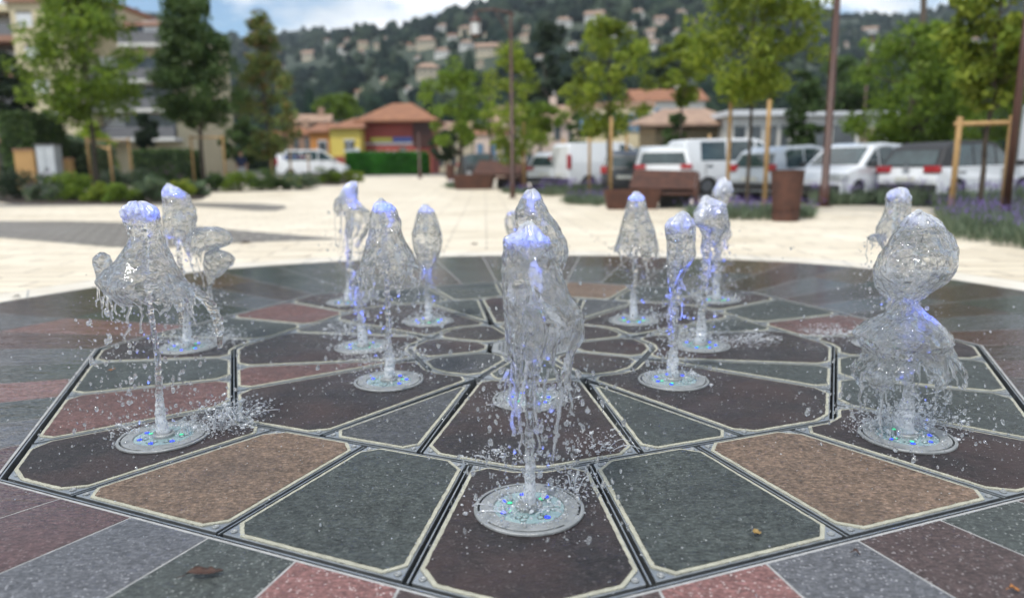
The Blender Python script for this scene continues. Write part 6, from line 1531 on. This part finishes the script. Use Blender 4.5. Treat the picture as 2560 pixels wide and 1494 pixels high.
vehicle('parked_car', 'pale silver car seen from behind, left of the tall brown post', 'car', place(1962, 21.6), face(60), 'carsilver', 4.0, 1.7, 1.55, .9, HATCH_LOW, HATCH_CAB, 2.5, .31, rearlamp=(.70, .2, .3))
vehicle('parked_van', 'white double cab van with dark side windows behind the tall wooden stakes', 'van', place(1806, 25), face(80), 'carwhite', 4.4, 1.8, 1.9, 1.1, VAN_LOW, VAN_CAB, 2.7, .32, rearlamp=(.75, .5, .16))
vehicle('parked_car', 'white car with a dark rear window between the cargo van and double cab van', 'car', place(1632, 24.5), face(12), 'carwhite', 4.25, 1.8, 1.65, 1, SUV_LOW, SUV_CAB, 2.6, .33, rearlamp=(.78, .14, .36))
vehicle('parked_car', 'dark car with a red tail lamp tucked behind the white car with dark rear window', 'car', place(1563, 26.5), face(20), 'cardark', 4.0, 1.7, 1.5, .9, HATCH_LOW, HATCH_CAB, 2.5, .31, rearlamp=(.62, .25, .3))
vehicle('cargo_van', 'white windowless cargo van with its rear doors towards the plaza', 'van', place(1496, 29.5), face(68), 'carwhite', 4.4, 1.8, 1.9, 1.1, VAN_LOW, VAN_CAB, 2.7, .32, side=False, rear_win=False, rearlamp=(.72, .55, .14))
vehicle('parked_car', 'low white car mostly hidden left of the windowless cargo van', 'car', place(1392, 31), face(30), 'carwhite', 4.0, 1.7, 1.5, .9, HATCH_LOW, HATCH_CAB, 2.5, .31)
vehicle('parked_car', 'dark car by the low pale pink house at the end of the street', 'car', place(1205, 46), face(90), 'cardark', 4.0, 1.7, 1.5, .9, HATCH_LOW, HATCH_CAB, 2.5, .31)
mv, xt, hw = vehicle('passenger_van', 'white passenger van with coloured window stickers passing left of the green hedge', 'van', place(772, 54), face(84), 'carwhite', 5.0, 1.9, 1.95, 1.1, BIG_LOW, BIG_CAB, 3.1, .34, rearlamp=(.75, .5, .16))
for x0, x1, mm in ((-2.0, -1.55, 'bluesign'), (-1.35, -.55, 'bluesign'), (-1.0, -.45, 'redlamp'), (-.4, .0, 'shutter')):
    mb = MB(); mb.add([(x0, -.875, 1.28), (x1, -.875, 1.28), (x1, -.845, 1.52), (x0, -.845, 1.52)], [(0,1,2,3)]); mb.build('window_sticker', M[mm], mv)

# ------------------------------------------------------------------ the air over the valley
t = NT('haze'); pv = t.n('ShaderNodeVolumePrincipled'); pv.inputs['Color'].default_value = (.72,.80,.90,1); pv.inputs['Density'].default_value = .00019; pv.inputs['Anisotropy'].default_value = .1
t.l(pv.outputs[0], t.out.inputs['Volume'])
mb = MB(); mb.box(-1900, 1900, -70, 1600, -1.5, 330); o = mb.build('haze', t.m); tag(o, 'thin pale haze over the valley and hills', 'haze', None, 'stuff')
# ------------------------------------------------------------------ light, sky, camera
SUN_EL, SUN_AZ = R(58), R(215)                 # high, behind and to the left, through thin cloud
w = bpy.data.worlds.new('World'); S.world = w; w.use_nodes = True; nt = w.node_tree; nt.nodes.clear()
N = nt.nodes.new; Lk = nt.links.new
out = N('ShaderNodeOutputWorld'); bg = N('ShaderNodeBackground'); Lk(bg.outputs[0], out.inputs[0])
sky = N('ShaderNodeTexSky'); sky.sky_type = 'NISHITA'; sky.sun_disc = False; sky.sun_elevation = SUN_EL; sky.sun_rotation = SUN_AZ; sky.air_density = 1.0; sky.dust_density = .6
tc = N('ShaderNodeTexCoord'); mp = N('ShaderNodeMapping'); mp.inputs['Scale'].default_value = (1, 1, 2.6); mp.inputs['Location'].default_value = (.35, .2, .1); Lk(tc.outputs['Generated'], mp.inputs[0])
nz = N('ShaderNodeTexNoise'); nz.inputs['Scale'].default_value = 3.4; nz.inputs['Detail'].default_value = 7; nz.inputs['Roughness'].default_value = .55; Lk(mp.outputs[0], nz.inputs['Vector'])
rp = N('ShaderNodeValToRGB'); rp.color_ramp.elements[0].position = .43; rp.color_ramp.elements[1].position = .53; Lk(nz.outputs[0], rp.inputs[0])
nz2 = N('ShaderNodeTexNoise'); nz2.inputs['Scale'].default_value = 7; nz2.inputs['Detail'].default_value = 5; Lk(mp.outputs[0], nz2.inputs['Vector'])
rp2 = N('ShaderNodeValToRGB'); rp2.color_ramp.elements[0].color = (7.6,8.6,9.6,1); rp2.color_ramp.elements[1].color = (13.0,13.2,13.4,1); rp2.color_ramp.elements[0].position = .35; rp2.color_ramp.elements[1].position = .6; Lk(nz2.outputs[0], rp2.inputs[0])
mx = N('ShaderNodeMix'); mx.data_type = 'RGBA'; Lk(rp.outputs[0], mx.inputs[0]); 
g2 = N('ShaderNodeMix'); g2.data_type = 'RGBA'; g2.blend_type = 'MULTIPLY'; g2.inputs[0].default_value = 1; g2.inputs[7].default_value = (1.25,1.45,1.55,1); Lk(sky.outputs[0], g2.inputs[6])
Lk(g2.outputs[2], mx.inputs[6]); Lk(rp2.outputs[0], mx.inputs[7]); Lk(mx.outputs[2], bg.inputs['Color']); bg.inputs['Strength'].default_value = .10
sl = bpy.data.lights.new('sun', 'SUN'); sl.energy = 3.1; sl.angle = R(10); sl.color = (1, .965, .91)
so = bpy.data.objects.new('sun', sl); COL.objects.link(so)
d = Vector((math.sin(SUN_AZ)*math.cos(SUN_EL), math.cos(SUN_AZ)*math.cos(SUN_EL), math.sin(SUN_EL)))
so.rotation_euler = d.to_track_quat('Z', 'Y').to_euler(); so.location = d*50
cd = bpy.data.cameras.new('camera'); co = bpy.data.objects.new('camera', cd); COL.objects.link(co); S.camera = co
cd.sensor_width = 36; cd.lens = 36*FPX/2560; cd.clip_start = .05; cd.clip_end = 6000
co.matrix_world = Matrix.Translation((0, 0, 1)) @ Matrix.Rotation(PI/2-PITCH, 4, 'X') @ Matrix.Rotation(ROLL, 4, 'Z')
cd.dof.use_dof = True; cd.dof.focus_distance = 2.45
cd.dof.aperture_fstop = (cd.lens*.001)/(2*.0102)*1.0   # iris wide enough for the soft background
S.view_settings.view_transform = 'Standard'; S.view_settings.look = 'None'; S.view_settings.exposure = 0.06; S.view_settings.gamma = 1
c = S.cycles
c.max_bounces = 20; c.transmission_bounces = 18; c.glossy_bounces = 6; c.diffuse_bounces = 4; c.transparent_max_bounces = 16; c.volume_bounces = 0
c.caustics_reflective = False; c.caustics_refractive = True; c.sample_clamp_indirect = 6; c.sample_clamp_direct = 0
c.use_denoising = True; c.denoiser = 'OPENIMAGEDENOISE'; c.denoising_input_passes = 'RGB_ALBEDO_NORMAL'; c.denoising_prefilter = 'ACCURATE'
c.use_light_tree = True; c.use_adaptive_sampling = False
